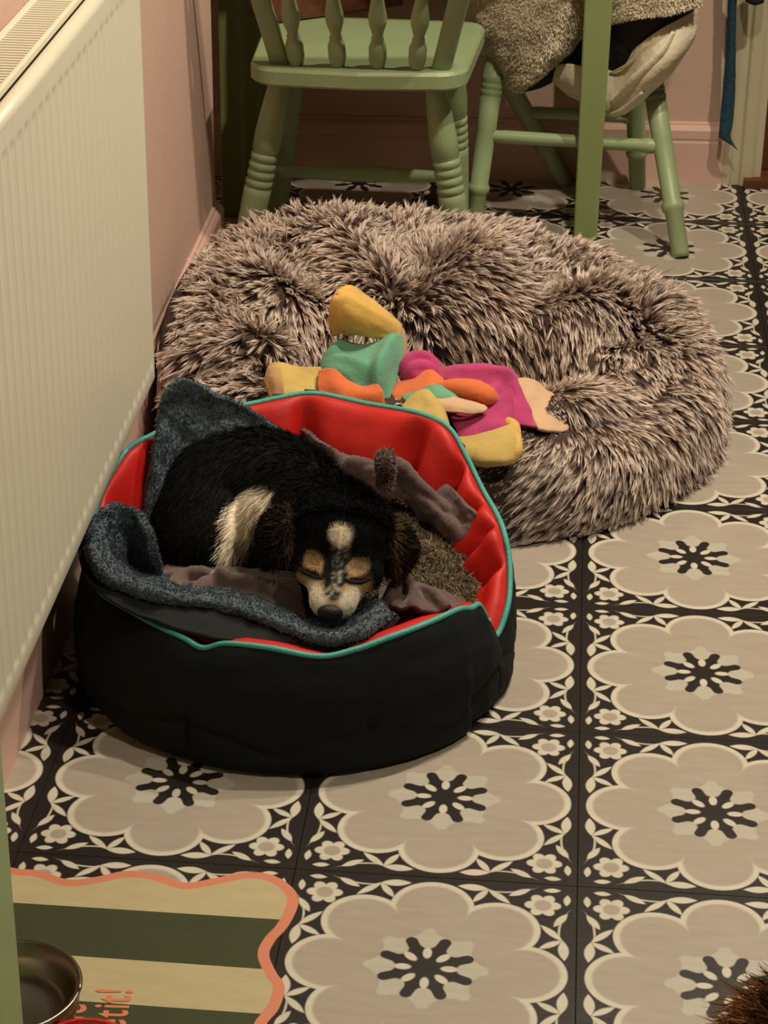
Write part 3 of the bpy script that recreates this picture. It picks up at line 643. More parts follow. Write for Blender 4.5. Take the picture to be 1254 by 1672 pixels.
# ================================================================== black and red bed
BC = np.array([-.215, .33])
RIM = [(-22,.272,.128),(-26,.270,.156),(-30,.270,.160),(-38,.270,.172),(-57,.272,.171),(-70,.272,.160),(-79,.274,.156),(-92,.272,.166),(-104,.270,.163),(-111,.272,.150),(-119,.271,.156),(-137,.273,.157),(-155,.284,.150),(-170,.287,.165),(-185,.286,.205),(-200,.276,.248),(-212,.272,.252),(-230,.272,.256),(-246,.272,.258),(-255,.272,.263),(-266,.276,.268),(-283,.272,.260),(-302,.273,.262),(-312,.274,.255),(-320,.272,.228),(-331,.272,.192),(-348,.274,.172),(-354,.278,.152),(-361,.280,.128),(-368,.281,.108),(-376,.276,.086),(-381.4,.272,.126)]
def rim_at(n_per=8):
    P = cr(RIM[:-1]+[RIM[-1]], n_per); return P
def pet_bed():
    r = thing('cuddler_dog_bed', 'round black dog bed lined in red with teal piping, the small dog asleep inside', 'dog bed', (BC[0], BC[1], 0))
    P = rim_at(9); n = len(P)-1; P = P[:-1]
    ca = np.cos(np.radians(P[:, 0])); sa = np.sin(np.radians(P[:, 0]))
    # outer shell
    prof = [(0,.0,.225),(.012,.0,.243),(.03,.05,.262),(.08,.15,.281),(.15,.3,.291),(.3,.45,.296),(.5,.6,.295),(.7,.78,.288),(.86,.9,.280),(1,1,None)]
    lev = np.linspace(0, 1, 34); V = []; F = []
    rr_x = [0,.04,.10,.2,.35,.5,.7,.88,1]; rr_y = [.288,.298,.300,.300,.299,.297,.291,.282,0]
    for L_ in lev:
        for i in range(n):
            z = P[i, 2]*L_; base = np.interp(L_, rr_x[:-1], rr_y[:-1]) if L_ <= .88 else np.interp(L_, [.88,1], [.282, P[i, 1]+.003])
            base += (.012*max(0, -sa[i])+.010*max(0, -ca[i])*(sa[i] < .5))*(1-L_)**.5+.008*max(0, -ca[i])*math.sin(math.pi*L_)-.012*max(0, ca[i])*(1-L_)*(sa[i] > -.6)
            th = math.radians(P[i, 0]); ph = (P[i, 0]+22.5)/45
            sc_z = .030+.030*abs(math.cos(math.pi*ph))**1.0                 # scalloped seam near the foot
            d = (z-sc_z)/.006; base -= .0045*math.exp(-d*d); base -= .006*math.exp(-((ph % 1-.0)/.035)**2)*min(1, L_*3)*(L_ < .5)
            base += .004*noise.noise((ca[i]*3, sa[i]*3, z*14))+.0015*noise.noise((ca[i]*14, sa[i]*14, z*40))
            V.append((BC[0]+ca[i]*base, BC[1]+sa[i]*base, z+(.001 if L_ == 0 else 0)))
    m_ = len(lev)
    for j in range(m_-1):
        for i in range(n): F.append((j*n+i, j*n+(i+1) % n, (j+1)*n+(i+1) % n, (j+1)*n+i))
    F.append(tuple(range(n))[::-1]); mesh('outer_cover', V, F, MT['blackcloth'], r)
    # red padded lining: eight puffed segments
    SEAM = [(-264,4),(-302,6),(-322,3),(-334,2.5),(-345,2.5),(-356,3),(-228,5),(-188,5),(-150,5),(-112,5),(-74,5),(-38,5),(-22,4)]
    sq = lambda d: 1-.55*math.exp(-(((d+215)/45)**2))          # squashed where the dog leans on it
    V = []; F = []; LV = 22
    for j in range(LV):
        s = j/(LV-1)
        for i in range(n):
            zr = P[i, 2]; ph = ((P[i, 0]-13)/45) % 1; puff = abs(math.sin(math.pi*ph))**.45
            rin = .262 if s == 0 else None
            a = s*math.pi*.92; puff = 1-.85*max(math.exp(-((P[i, 0]-q)/w_)**2) for q, w_ in SEAM); rad = P[i, 1]-.004-((.018+.044*puff)*math.sin(a*.5)**.9+(.016*puff)*math.sin(a))*sq(P[i, 0])
            top = zr+.004*puff*math.sin(min(s*8, 1)*math.pi)
            z = top*(1-s)**.9*1.0+.03*s; z = zr*(1-s**1.5)+.03*s**1.5+(.004+.010*puff)*math.sin(math.pi*min(1, s*4.5))*(1 if -300 > P[i, 0] or P[i, 0] > -200 and P[i, 0] < -360 else .30)
            wr = .0022*noise.noise((ca[i]*9, sa[i]*9, z*25))*math.sin(math.pi*s)
            # small radial creases running in from the piping
            wr -= .0035*math.exp(-((((P[i, 0]-13)/15) % 1-.5)/.07)**2)*math.sin(math.pi*min(1, s*1.3))*(1 if P[i, 0] < -300 else .4)
            V.append((BC[0]+ca[i]*(rad+wr), BC[1]+sa[i]*(rad+wr), z))
    for j in range(LV-1):
        for i in range(n): F.append((j*n+(i+1) % n, j*n+i, (j+1)*n+i, (j+1)*n+(i+1) % n))
    mesh('padded_lining', V, F, MT['red'], r)
    V = [(BC[0]+ca[i]*.20, BC[1]+sa[i]*.20, .032) for i in range(n)]+[(BC[0]+ca[i]*.10, BC[1]+sa[i]*.10, .045) for i in range(n)]+[(BC[0], BC[1], .048)]
    F = [(i, (i+1) % n, n+(i+1) % n, n+i) for i in range(n)]+[(n+i, n+(i+1) % n, 2*n) for i in range(n)]
    mesh('base_cushion', V, F, MT['red'], r)
    path = [(BC[0]+ca[i]*P[i, 1], BC[1]+sa[i]*P[i, 1], P[i, 2]+.001) for i in range(n)]
    g = Geo(); g.add(*tube(path, .0040, 8)); g.build('piping', MT['teal'], r)
    g = Geo(); g.add(*tube([at(494,652,Y=.61), at(500,640,Y=.615), at(512,641,Y=.615), at(530,652,Y=.61)], [.003,.006,.006,.003], 8, .6)); g.add(*tube([at(750,722,Y=.545), at(757,730,Y=.55)], .003, 8)); g.build('fabric_tab', MT['blackcloth'], r)
    rebase(r)
pet_bed()

# ================================================================== dog
HF = unit(np.array([-.05,-.90,-.44])); HS0 = unit(np.array([1., -.06, -.09])); HS = unit(HS0-HF*(HS0@HF)); HU = np.cross(HF, HS)   # forward, side (photo right), up
HC = at(541,997,z=.176)-HF*.112+HU*.012
def H(f, s, u): return HC+HF*f+HS*s+HU*u
def dog():
    r = thing('sleeping_dog', 'small black, white and tan dog asleep, head resting on the front edge of the bed', 'dog', (-.26,.36,.03))
    bm = bmesh.new()
    def blob(c, rad, ax=None):
        R = np.array(ax).T if ax is not None else np.eye(3); m = np.eye(4); m[:3,:3] = R@np.diag(rad); m[:3,3] = c
        bmesh.ops.create_icosphere(bm, subdivisions=3, radius=1, matrix=Matrix(m.tolist()))
    def chain(pts_, n=8):
        pts_ = [(*p[0], p[1]) for p in pts_]; C_ = cr(pts_, n)
        for q in C_: blob(q[:3], (q[3],)*3)
    # trunk curls from the haunch at the left, round the back, to the shoulders and neck
    chain([(at(335,890,z=.125), .074), (at(334,835,z=.150), .082), (at(350,800,z=.170), .085), (at(398,790,z=.175), .085), (at(452,798,z=.170), .078), (at(494,828,z=.168), .068), (at(522,866,z=.165), .053)], 5)
    blob(at(318,862,z=.115), (.070,.08,.070)); blob(at(385,850,z=.13), (.075,.08,.068)); blob(at(440,870,z=.135), (.058,.06,.055))
    blob(at(395,880,z=.13), (.045,.045,.05)); blob(at(330,925,z=.09), (.06,.045,.045))
    ax = (HF, HS, HU)
    # neck ruff under the collar of white fur, between trunk and skull
    chain([(at(430,860,z=.14), .055), (H(-.05,-.04,-.02), .047), (H(-.03,0,-.012), .045)], 5)
    # skull, brow, cheeks, muzzle
    blob(H(-.006,0,.002), (.056,.062,.044), ax); blob(H(.018,-.030,-.012), (.036,.032,.028), ax); blob(H(.018,.030,-.012), (.036,.032,.028), ax)
    blob(H(.034,-.026,.010), (.016,.017,.013), ax); blob(H(.034,.026,.010), (.016,.017,.013), ax)
    for q in cr([(.03,.030,-.004), (.05,.0255,-.008), (.075,.0230,-.012), (.098,.0215,-.013), (.106,.0185,-.013)], 4): blob(H(q[0],0,q[2]), (q[1]*.9,q[1]*1.48,q[1]*.92), ax)
    for sg in (-1, 1): blob(H(.047,sg*.034,-.014), (.028,.024,.022), ax); blob(H(.068,sg*.020,-.016), (.026,.018,.018), ax)
    # tucked forelegs below the chin
    chain([(at(455,905,z=.10), .03), (at(500,960,z=.10), .022), (at(560,985,z=.112), .017)], 4); chain([(at(600,920,z=.09), .03), (at(620,960,z=.10), .02), (at(600,985,z=.11), .016)], 4)
    me = bpy.data.meshes.new('body'); bm.to_mesh(me); bm.free(); o = bpy.data.objects.new('tmp', me); COL.objects.link(o)
    md = o.modifiers.new('r', 'REMESH'); md.mode = 'VOXEL'; md.voxel_size = .0042
    ms = o.modifiers.new('s', 'SMOOTH'); ms.factor = .5; ms.iterations = 7
    dg = bpy.context.evaluated_depsgraph_get(); me2 = bpy.data.meshes.new_from_object(o.evaluated_get(dg)); bpy.data.objects.remove(o); me2.name = 'body'
    body = link('body', me2, attrmat('dog_skin', 'col'), r)
    nv = len(me2.vertices); co = np.empty(nv*3, np.float32); me2.vertices.foreach_get('co', co); co = co.reshape(-1, 3).astype(float)
    loc = np.stack([(co-HC)@HF, (co-HC)@HS, (co-HC)@HU], 1)
    # colours of the coat
    BLK = np.array([.0042,.0040,.0040]); TAN = np.array([.45,.30,.155]); WHT = np.array([.74,.67,.53]); GRY = np.array([.12,.115,.09])
    def nzv(s, k=0): return np.array([noise.noise((a[0]*s+k, a[1]*s, a[2]*s)) for a in co])
    n1, n2 = nzv(55), nzv(190, 5); f, s, u = loc.T; S = lambda x, w_: np.clip(x/w_+.5, 0, 1)
    col = np.tile(BLK, (nv, 1)); 
    def paint(mask, c):
        nonlocal col; mask = np.clip(mask, 0, 1)[:, None]; col = col*(1-mask)+np.array(c)*mask
    px = (co-CAMP)@RC; qx = 627+FPX*px[:, 0]/-px[:, 2]; qy = 836-FPX*px[:, 1]/-px[:, 2]
    head = (np.linalg.norm(co-HC, axis=1) < .135)*S(f+.012, .02)*(f < .15)
    def E(cx, cy, rx, ry, a=0, nz_=.25, soft=.35):                # soft ellipse in the plane of the face
        c, s_ = math.cos(a), math.sin(a); dx, dy = qx-cx, qy-cy; return head*S(1-np.hypot((dx*c+dy*s_)/rx, (dy*c-dx*s_)/ry)+n1*nz_, soft)
    # tan cheeks and under-eyes, then the pale sides of the muzzle
    paint(E(508,958,30,30), TAN); paint(E(582,966,28,28), TAN); paint(E(540,975,44,34), TAN*.95)
    paint(E(509,996,24,46), WHT); paint(E(574,998,21,42), WHT*.85)
    paint(E(460,946,20,14), GRY*1.6)
    # brow spots, eye lines
    paint(E(513,921,18,17,.5), TAN*1.15); paint(E(584,927,19,15,-.2), TAN*1.1)
    paint(E(509,937,22,7,.38), BLK*1.5); paint(E(584,948,22,6.5,-.05), BLK*1.5)
    paint(E(537,934,10,30,.1), BLK*2); paint(E(560,938,6,22), BLK*2)
    # mottled blaze down to the speckled muzzle, white spot on the crown
    bl = np.clip(E(556,905,15,32)+E(551,940,8,30)+E(544,970,13,12), 0, 1); paint(bl, GRY*.75); paint(bl*S(n2-.14, .15), WHT*.5); paint(bl*S(-.08-n2, .1)*.8, BLK)
    paint(E(556,876,19,17), WHT*1.2)
    paint(E(540,1001,16,13,0,.1), BLK)
    # white band round the neck
    L_ = np.interp(qy, [790,800,830,860,900,950,970], [420,405,374,368,364,360,362]); R_ = np.interp(qy, [790,800,820,840,860,900,950,970], [430,455,452,425,412,406,412,418])
    ruff = S(qx-L_+n1*9, 9)*S(R_-qx+n1*9, 9)*S(qy-797+n1*10, 8)*S(962-qy, 8)*(co[:, 2] > .08)*(co[:, 1] < .50)
    paint(ruff, WHT*1.25)
    brn = S(qx-R_+4, 10)*S(R_+34-qx, 24)*S(qy-806, 20)*S(960-qy, 20)*(co[:, 1] < .48)*(f < -.0)*.75; paint(brn*(1-ruff), np.array([.045,.025,.012]))
    ca = me2.color_attributes.new('col', 'FLOAT_COLOR', 'POINT'); c4 = np.ones((nv, 4)); c4[:, :3] = col; ca.data.foreach_set('color', c4.reshape(-1).astype(np.float32))
    # fur
    N_ = 90000; P, Nn, tv, wg = sample(body, N_, lambda c, n: (c[:, 2] > .06)*(1+3.5*(np.linalg.norm(c-HC, axis=1) < .13))*(np.linalg.norm(c-H(.123,0,-.003), axis=1) > .023))
    cc = (col[tv]*wg).sum(1); lp = np.stack([(P-HC)@HF, (P-HC)@HS, (P-HC)@HU], 1)
    hd = np.clip((lp[:, 0]+.02)/.03, 0, 1)*(np.linalg.norm(P-HC, axis=1) < .13)
    lum = cc.mean(1); spine = np.array([noise.noise((p[0]*7, p[1]*7, p[2]*7)) for p in P])
    back = -HF*1.0+HU*.1; bodyflow = np.array([-.45,-.35,-.55]); wht = (lum > .2)*(hd < .2)*(lp[:, 0] < -.04)
    flow = hd[:, None]*(back+np.sign(lp[:, 1:2])*HS*.35)+(1-hd[:, None])*(bodyflow+np.c_[spine, -spine, spine*0]*.5); flow = flow+wht[:, None]*np.array([-.5,-.15,.1])
    flow = flow-Nn*(flow*Nn).sum(1, keepdims=True); D = unit(flow+Nn*(.20+.18*hd[:, None])+rng.normal(size=P.shape)*.10)
    L = np.where(hd > .5, .0055+.004*np.clip(.03-lp[:, 0], 0, .03)/.03, .011+.006*rng.random(N_)); L = np.where(wht > 0, .026, L)
    L = np.where((lp[:, 0] > .06) & (hd > .5), .0032, L)
    strands('fur', P-Nn*.0005, D, L, np.where(hd > .5, .0009, .0013), np.array([0,0,-.12])+rng.normal(size=P.shape)*.08, hairmat('dog_fur', None, .85, 'col', .25), r, K=3, cols=cc)
    # surface finder for the features
    bvh = BVHTree.FromPolygons([tuple(c) for c in co], [tuple(p.vertices) for p in me2.polygons])
    def surf(s_, u_, off=.0):
        h = bvh.ray_cast(Vector(H(.2, s_, u_)), Vector(-HF)); p = np.array(h[0]) if h[0] is not None else H(.04, s_, u_); return p+HF*off
    lid = mat('black_eyelid', (.004,.003,.003,1), .9)
    def seen(px_, py_, off=.0015):
        d = at(px_, py_, Y=1.)-CAMP; d /= np.linalg.norm(d); h = bvh.ray_cast(Vector(CAMP), Vector(d)); return (np.array(h[0]) if h[0] is not None else CAMP+d*(HC[1]-.09-CAMP[1])/d[1])-d*off
    for pp in ([(484,925),(494,932),(505,938),(516,943),(527,944)], [(563,945),(573,950),(584,951),(595,949),(607,944)]):
        g = Geo(); g.add(*tube(cr([seen(*q) for q in pp], 4), [.0009,.0018,.0022,.0018,.0009], 8)); g.build('closed_eye', lid, r)
    # nose leather
    nc = H(.1230, 0, -.0035); V = []; F = []; A, B = 28, 18
    for j in range(B+1):
        b = math.pi*j/B
        for i in range(A):
            a = TAU*i/A; fx, sx, ux = math.cos(b), math.sin(b)*math.cos(a), math.sin(b)*math.sin(a)
            wd = .0165*(1+.12*ux); dn = sum(math.exp(-(((sx*.0185-q*.0085)/.0040)**2+((ux*.014+.0015)/.0035)**2)) for q in (-1, 1))*(fx > 0)
            gro = math.exp(-(sx*.0185/.0012)**2)*(ux < .2)*(fx > 0)
            V.append(nc+HF*(fx*(.011-.0055*dn-.0018*gro)*(1 if fx > 0 else .9))+HS*sx*wd+HU*ux*.0150)
    for j in range(B):
        for i in range(A): F.append((j*A+i, j*A+(i+1) % A, (j+1)*A+(i+1) % A, (j+1)*A+i))
    mesh('nose', V, F, mat('wet_black_nose', (.008,.007,.007,1), .42, bump=.3, bscale=500), r)
    # ears: folded leather flaps with fur
    earm = mat('dark_ear_skin', (.012,.008,.006,1), .8, bump=.2)
    for sg, side in ((-1, [[(505,838,.285),(482,826,.268),(452,828,.262),(430,842,.268)], [(500,862,.262),(474,856,.240),(444,864,.236),(420,876,.250)], [(494,890,.242),(470,892,.222),(440,900,.226),(422,906,.245)], [(484,914,.230),(468,922,.214),(450,926,.220),(432,926,.238)]]),
                     (1, [[(594,838,.285),(615,832,.268),(642,842,.268),(664,858,.278)], [(604,862,.258),(628,862,.238),(656,872,.244),(682,890,.262)], [(610,892,.244),(632,896,.224),(656,906,.230),(674,916,.252)], [(610,926,.234),(628,936,.218),(646,942,.226),(655,942,.242)]])):
        V, F, mi = sheet(pts(side), 7, .004, .001, 60); e = mesh('ear', V, F, earm, r)
        P, Nn, _, _ = sample(e, 7000); fl = -HU*.9+HS*sg*.35-HF*.1; fl = fl-Nn*(Nn@fl)[:, None]; D = unit(fl+Nn*.3+rng.normal(size=P.shape)*.22)
        edge = rng.random(len(P)); cc = np.tile(BLK, (len(P), 1)); lpf = (P-HC)@HF
        ex = 627+FPX*((P-CAMP)@RC)[:, 0]/-((P-CAMP)@RC)[:, 2]; brown = (np.clip(1-np.abs(ex-(477 if sg < 0 else 645))/9, 0, 1)+.25*(rng.random(len(P)) < .4))[:, None].clip(0, 1); cc = cc*(1-brown)+np.array([.13,.07,.032])*brown
        st = strands('ear_fur', P, D, rng.uniform(.006,.013,len(P)), .0011, np.array([0,0,-.2])+rng.normal(size=P.shape)*.1, hairmat('ear_fur', None, .6, 'col', .3), e, K=3, cols=cc)
    rebase(r)
    return body
dog()

# ================================================================== blankets in the bed
def nap(o, n, L, W, m, parent, tilt=.5, keep=None, name='pile'):
    P, Nn, _, _ = sample(o, n, keep); D = unit(Nn+rng.normal(size=P.shape)*tilt); P, D, L2 = tufts(P, Nn, D, L, 3, L*.35, .1)
    return strands(name, P, D, L2, W, rng.normal(size=P.shape)*.35, m, parent, K=2)
def slate():
    r = thing('slate_sherpa_blanket', 'slate blue sherpa blanket standing up behind the dog and lining the bed front', 'blanket', (-.3,.3,.1))
    furm = hairmat('slate_pile', [(0, sRGB(62,74,82)), (1, sRGB(96,110,120))], jitter=.18)
    dY = -.035
    rows = [[(266,640,.50),(290,620,.51),(318,624,.52),(356,644,.53),(402,664,.545)],
            [(260,680,.49),(295,668,.51),(335,662,.525),(385,668,.54),(446,694,.56)],
            [(250,740,.46),(290,730,.49),(340,720,.51),(410,712,.54),(480,716,.57)],
            [(240,800,.44),(290,800,.47),(350,790,.50),(430,770,.53),(520,770,.555)],
            [(232,870,.42),(290,870,.45),(360,860,.48),(450,840,.51),(540,820,.54)]]
    rows = [[(a, b, y+dY) for a, b, y in q] for q in rows]; V, F, mi = sheet(pts(rows), 9, .010, .006, 30); o = mesh('blanket_corner', V, F, MT['navy'], r); nap(o, 12000, .0024, .0011, furm, o, name='corner_pile')
    cols = [(196,824,.235),(165,838,.232),(146,872,.225),(146,915,.212),(172,950,.200),(225,972,.190),(291,986,.184),(350,992,.182),(397,1005,.180),(451,1024,.176),(500,1042,.170),(545,1049,.166),(590,1042,.170),(628,1020,.176),(643,1003,.180)]
    inn = [(205,838),(182,852),(168,884),(172,918),(202,938),(250,955),(300,968),(352,970),(392,981),(440,998),(488,1020),(540,1034),(584,1020),(612,998),(626,988)]
    low = [(230,900),(222,900),(215,905),(225,925),(245,935),(275,945),(310,950),(355,955),(400,962),(445,980),(495,1006),(540,1022),(580,1006),(602,988),(610,975)]
    und = [(196,824),(152,846),(130,880),(138,940),(175,978),(215,1000),(285,1026),(350,1042),(400,1050),(450,1054),(505,1058),(545,1056),(592,1050),(632,1034),(650,1006)]
    a = [at(*p[:2], z=c[2]-.055) for p, c in zip(low, cols)]; b = [at(*p, z=c[2]-.014) for p, c in zip(inn, cols)]
    b2 = [at((p[0]*.55+c[0]*.45), (p[1]*.55+c[1]*.45), z=c[2]+.004) for p, c in zip(inn, cols)]; c_ = [at(c[0], c[1], z=c[2]-.004) for c in cols]
    V, F, mi = sheet([a, b, b2, c_], 6, .010, .004, 40); o = mesh('front_lip', V, F, MT['navy'], r); nap(o, 16000, .0025, .0011, furm, o, name='lip_pile')
    d = [at(*p, z=c[2]-.018) for p, c in zip(und, cols)]; md = [(x*.5+y*.5)+np.array([0,-.004,-.004]) for x, y in zip(c_, d)]
    V, F, mi = sheet([[q+[0,0,-.004] for q in c_], md, d], 5, .005, .003, 30); mesh('blanket_underside', V, F, MT['navyback'], r)
    rows = [[(148,880,.215),(165,846,.238),(195,826,.246),(226,836,.243),(244,868,.235)], [(160,910,.195),(180,880,.210),(208,868,.214),(236,880,.212),(254,905,.205)], [(185,938,.170),(205,925,.175),(225,920,.175),(245,922,.172),(260,935,.168)], [(215,950,.140),(230,945,.140),(245,944,.140),(256,948,.138),(265,955,.135)]]
    V, F, mi = sheet(pts(rows, 'z'), 8, .010, .004, 30); o = mesh('curled_flap', V, F, MT['navy'], r); nap(o, 6000, .0024, .0011, furm, o, name='flap_pile')
    rebase(r)
slate()
def brown_blanket():
    r = thing('mauve_fleece_blanket', 'rumpled mauve-brown fleece blanket with grey sherpa side under the dog', 'blanket', (-.15,.33,.05))
    shm = hairmat('grey_sherpa_pile', [(0, sRGB(78,66,52)), (1, sRGB(176,162,132))], jitter=.4)
    # sherpa side, a soft mound right of the head
    rows = [[(540,800,.120),(600,812,.125),(650,826,.130),(700,850,.130),(750,880,.120)],
            [(520,850,.120),(600,850,.135),(660,862,.140),(715,885,.135),(768,915,.115)],
            [(500,910,.110),(600,905,.130),(670,905,.138),(730,925,.128),(775,950,.105)],
            [(480,960,.110),(590,955,.125),(670,945,.135),(735,962,.120),(775,982,.100)],
            [(480,1000,.105),(590,990,.120),(660,985,.130),(715,1000,.125),(755,1005,.110)]]
    V, F, mi = sheet(pts(rows, 'z'), 9, .008, .010, 24, 2); o = mesh('sherpa_side', V, F, MT['sherpa'], r); nap(o, 16000, .006, .0018, shm, o, .6, name='sherpa_pile')
    # mauve side: a sheet along the back and right, thrown into folds
    A_ = lambda q: [at(p[0], p[1], z=p[2]) for p in q]
    rows = [[(490,700,.215),(530,740,.200),(590,762,.190),(650,772,.185),(720,796,.180),(765,840,.170),(790,880,.145)],
            [(495,722,.19),(540,768,.18),(590,788,.175),(650,800,.175),(710,825,.165),(752,862,.15),(778,895,.135)],
            [(515,755,.15),(550,796,.155),(600,814,.155),(650,826,.155),(700,848,.150),(738,880,.135),(762,908,.120)],
            [(530,800,.11),(560,828,.125),(600,840,.130),(650,850,.130),(692,868,.125),(722,890,.115),(742,915,.105)]]
    rd = [(A_([(496,716,.2),(535,752,.19),(590,770,.19),(640,778,.19)]), .020, .010), (A_([(636,770,.19),(662,812,.17),(700,850,.15),(745,880,.14),(772,892,.13)]), .030, .012),
          (A_([(575,812,.16),(630,808,.17),(690,818,.17),(740,845,.16)]), .026, .009), (A_([(690,792,.18),(740,815,.175),(775,855,.16),(788,885,.14)]), .016, .012), (A_([(560,790,.17),(610,792,.17),(650,798,.17)]), .014, .006), (A_([(600,838,.13),(650,842,.14),(700,858,.13)]), .014, .007)]
    V, F, mi = sheet(pts(rows, 'z'), 16, .007, .006, 26, 5, rd); mesh('fleece_side', V, F, MT['mauve'], r)
    o = mesh('rolled_corner', *tube(cr([at(628,800,z=.21), at(630,770,z=.235), at(630,750,z=.262), at(634,742,z=.27)], 6), [.013,.018,.019,.011], 14, .7), MT['mauve'], r); nap(o, 1500, .0035, .0013, hairmat('mauve_pile', [(0, sRGB(110,90,86)), (1, sRGB(150,128,120))], jitter=.3), o, name='corner_nap')
    # front folds left of the muzzle, and the loop right of it
    rows = [[(232,930,.12),(300,925,.125),(380,930,.13),(480,935,.13)], [(240,945,.13),(300,944,.14),(380,948,.145),(490,958,.14)], [(246,960,.14),(300,964,.15),(385,972,.15),(495,985,.14)], [(250,975,.13),(300,985,.14),(390,998,.14),(500,1010,.135)]]
    rd = [(A_([(290,972,.15),(287,955,.15),(306,943,.15),(340,942,.15),(365,955,.15)]), .022, .008), (A_([(318,975,.15),(350,958,.15),(400,957,.15),(450,966,.15),(492,982,.15)]), .024, .008), (A_([(238,945,.14),(290,940,.14),(340,942,.14)]), .012, .005)]
    V, F, mi = sheet(pts(rows, 'z'), 16, .006, .004, 30, 7, rd); mesh('fleece_side', V, F, MT['mauve'], r)
    rows = [[(625,955,.125),(650,950,.135),(690,955,.14),(730,970,.135),(762,990,.12)], [(620,975,.135),(650,972,.145),(690,975,.14),(725,985,.135),(755,998,.12)], [(620,1000,.135),(650,998,.14),(690,998,.14),(725,1003,.135),(750,1008,.12)]]
    rd = [(A_([(640,1000,.14),(641,978,.14),(658,966,.14),(674,976,.14),(672,995,.14)]), .026, .008), (A_([(672,966,.14),(702,972,.14),(724,988,.14),(738,1002,.14)]), .018, .008)]
    V, F, mi = sheet(pts(rows, 'z'), 14, .006, .004, 30, 9, rd); mesh('fleece_side', V, F, MT['mauve'], r)
    rebase(r)
brown_blanket()

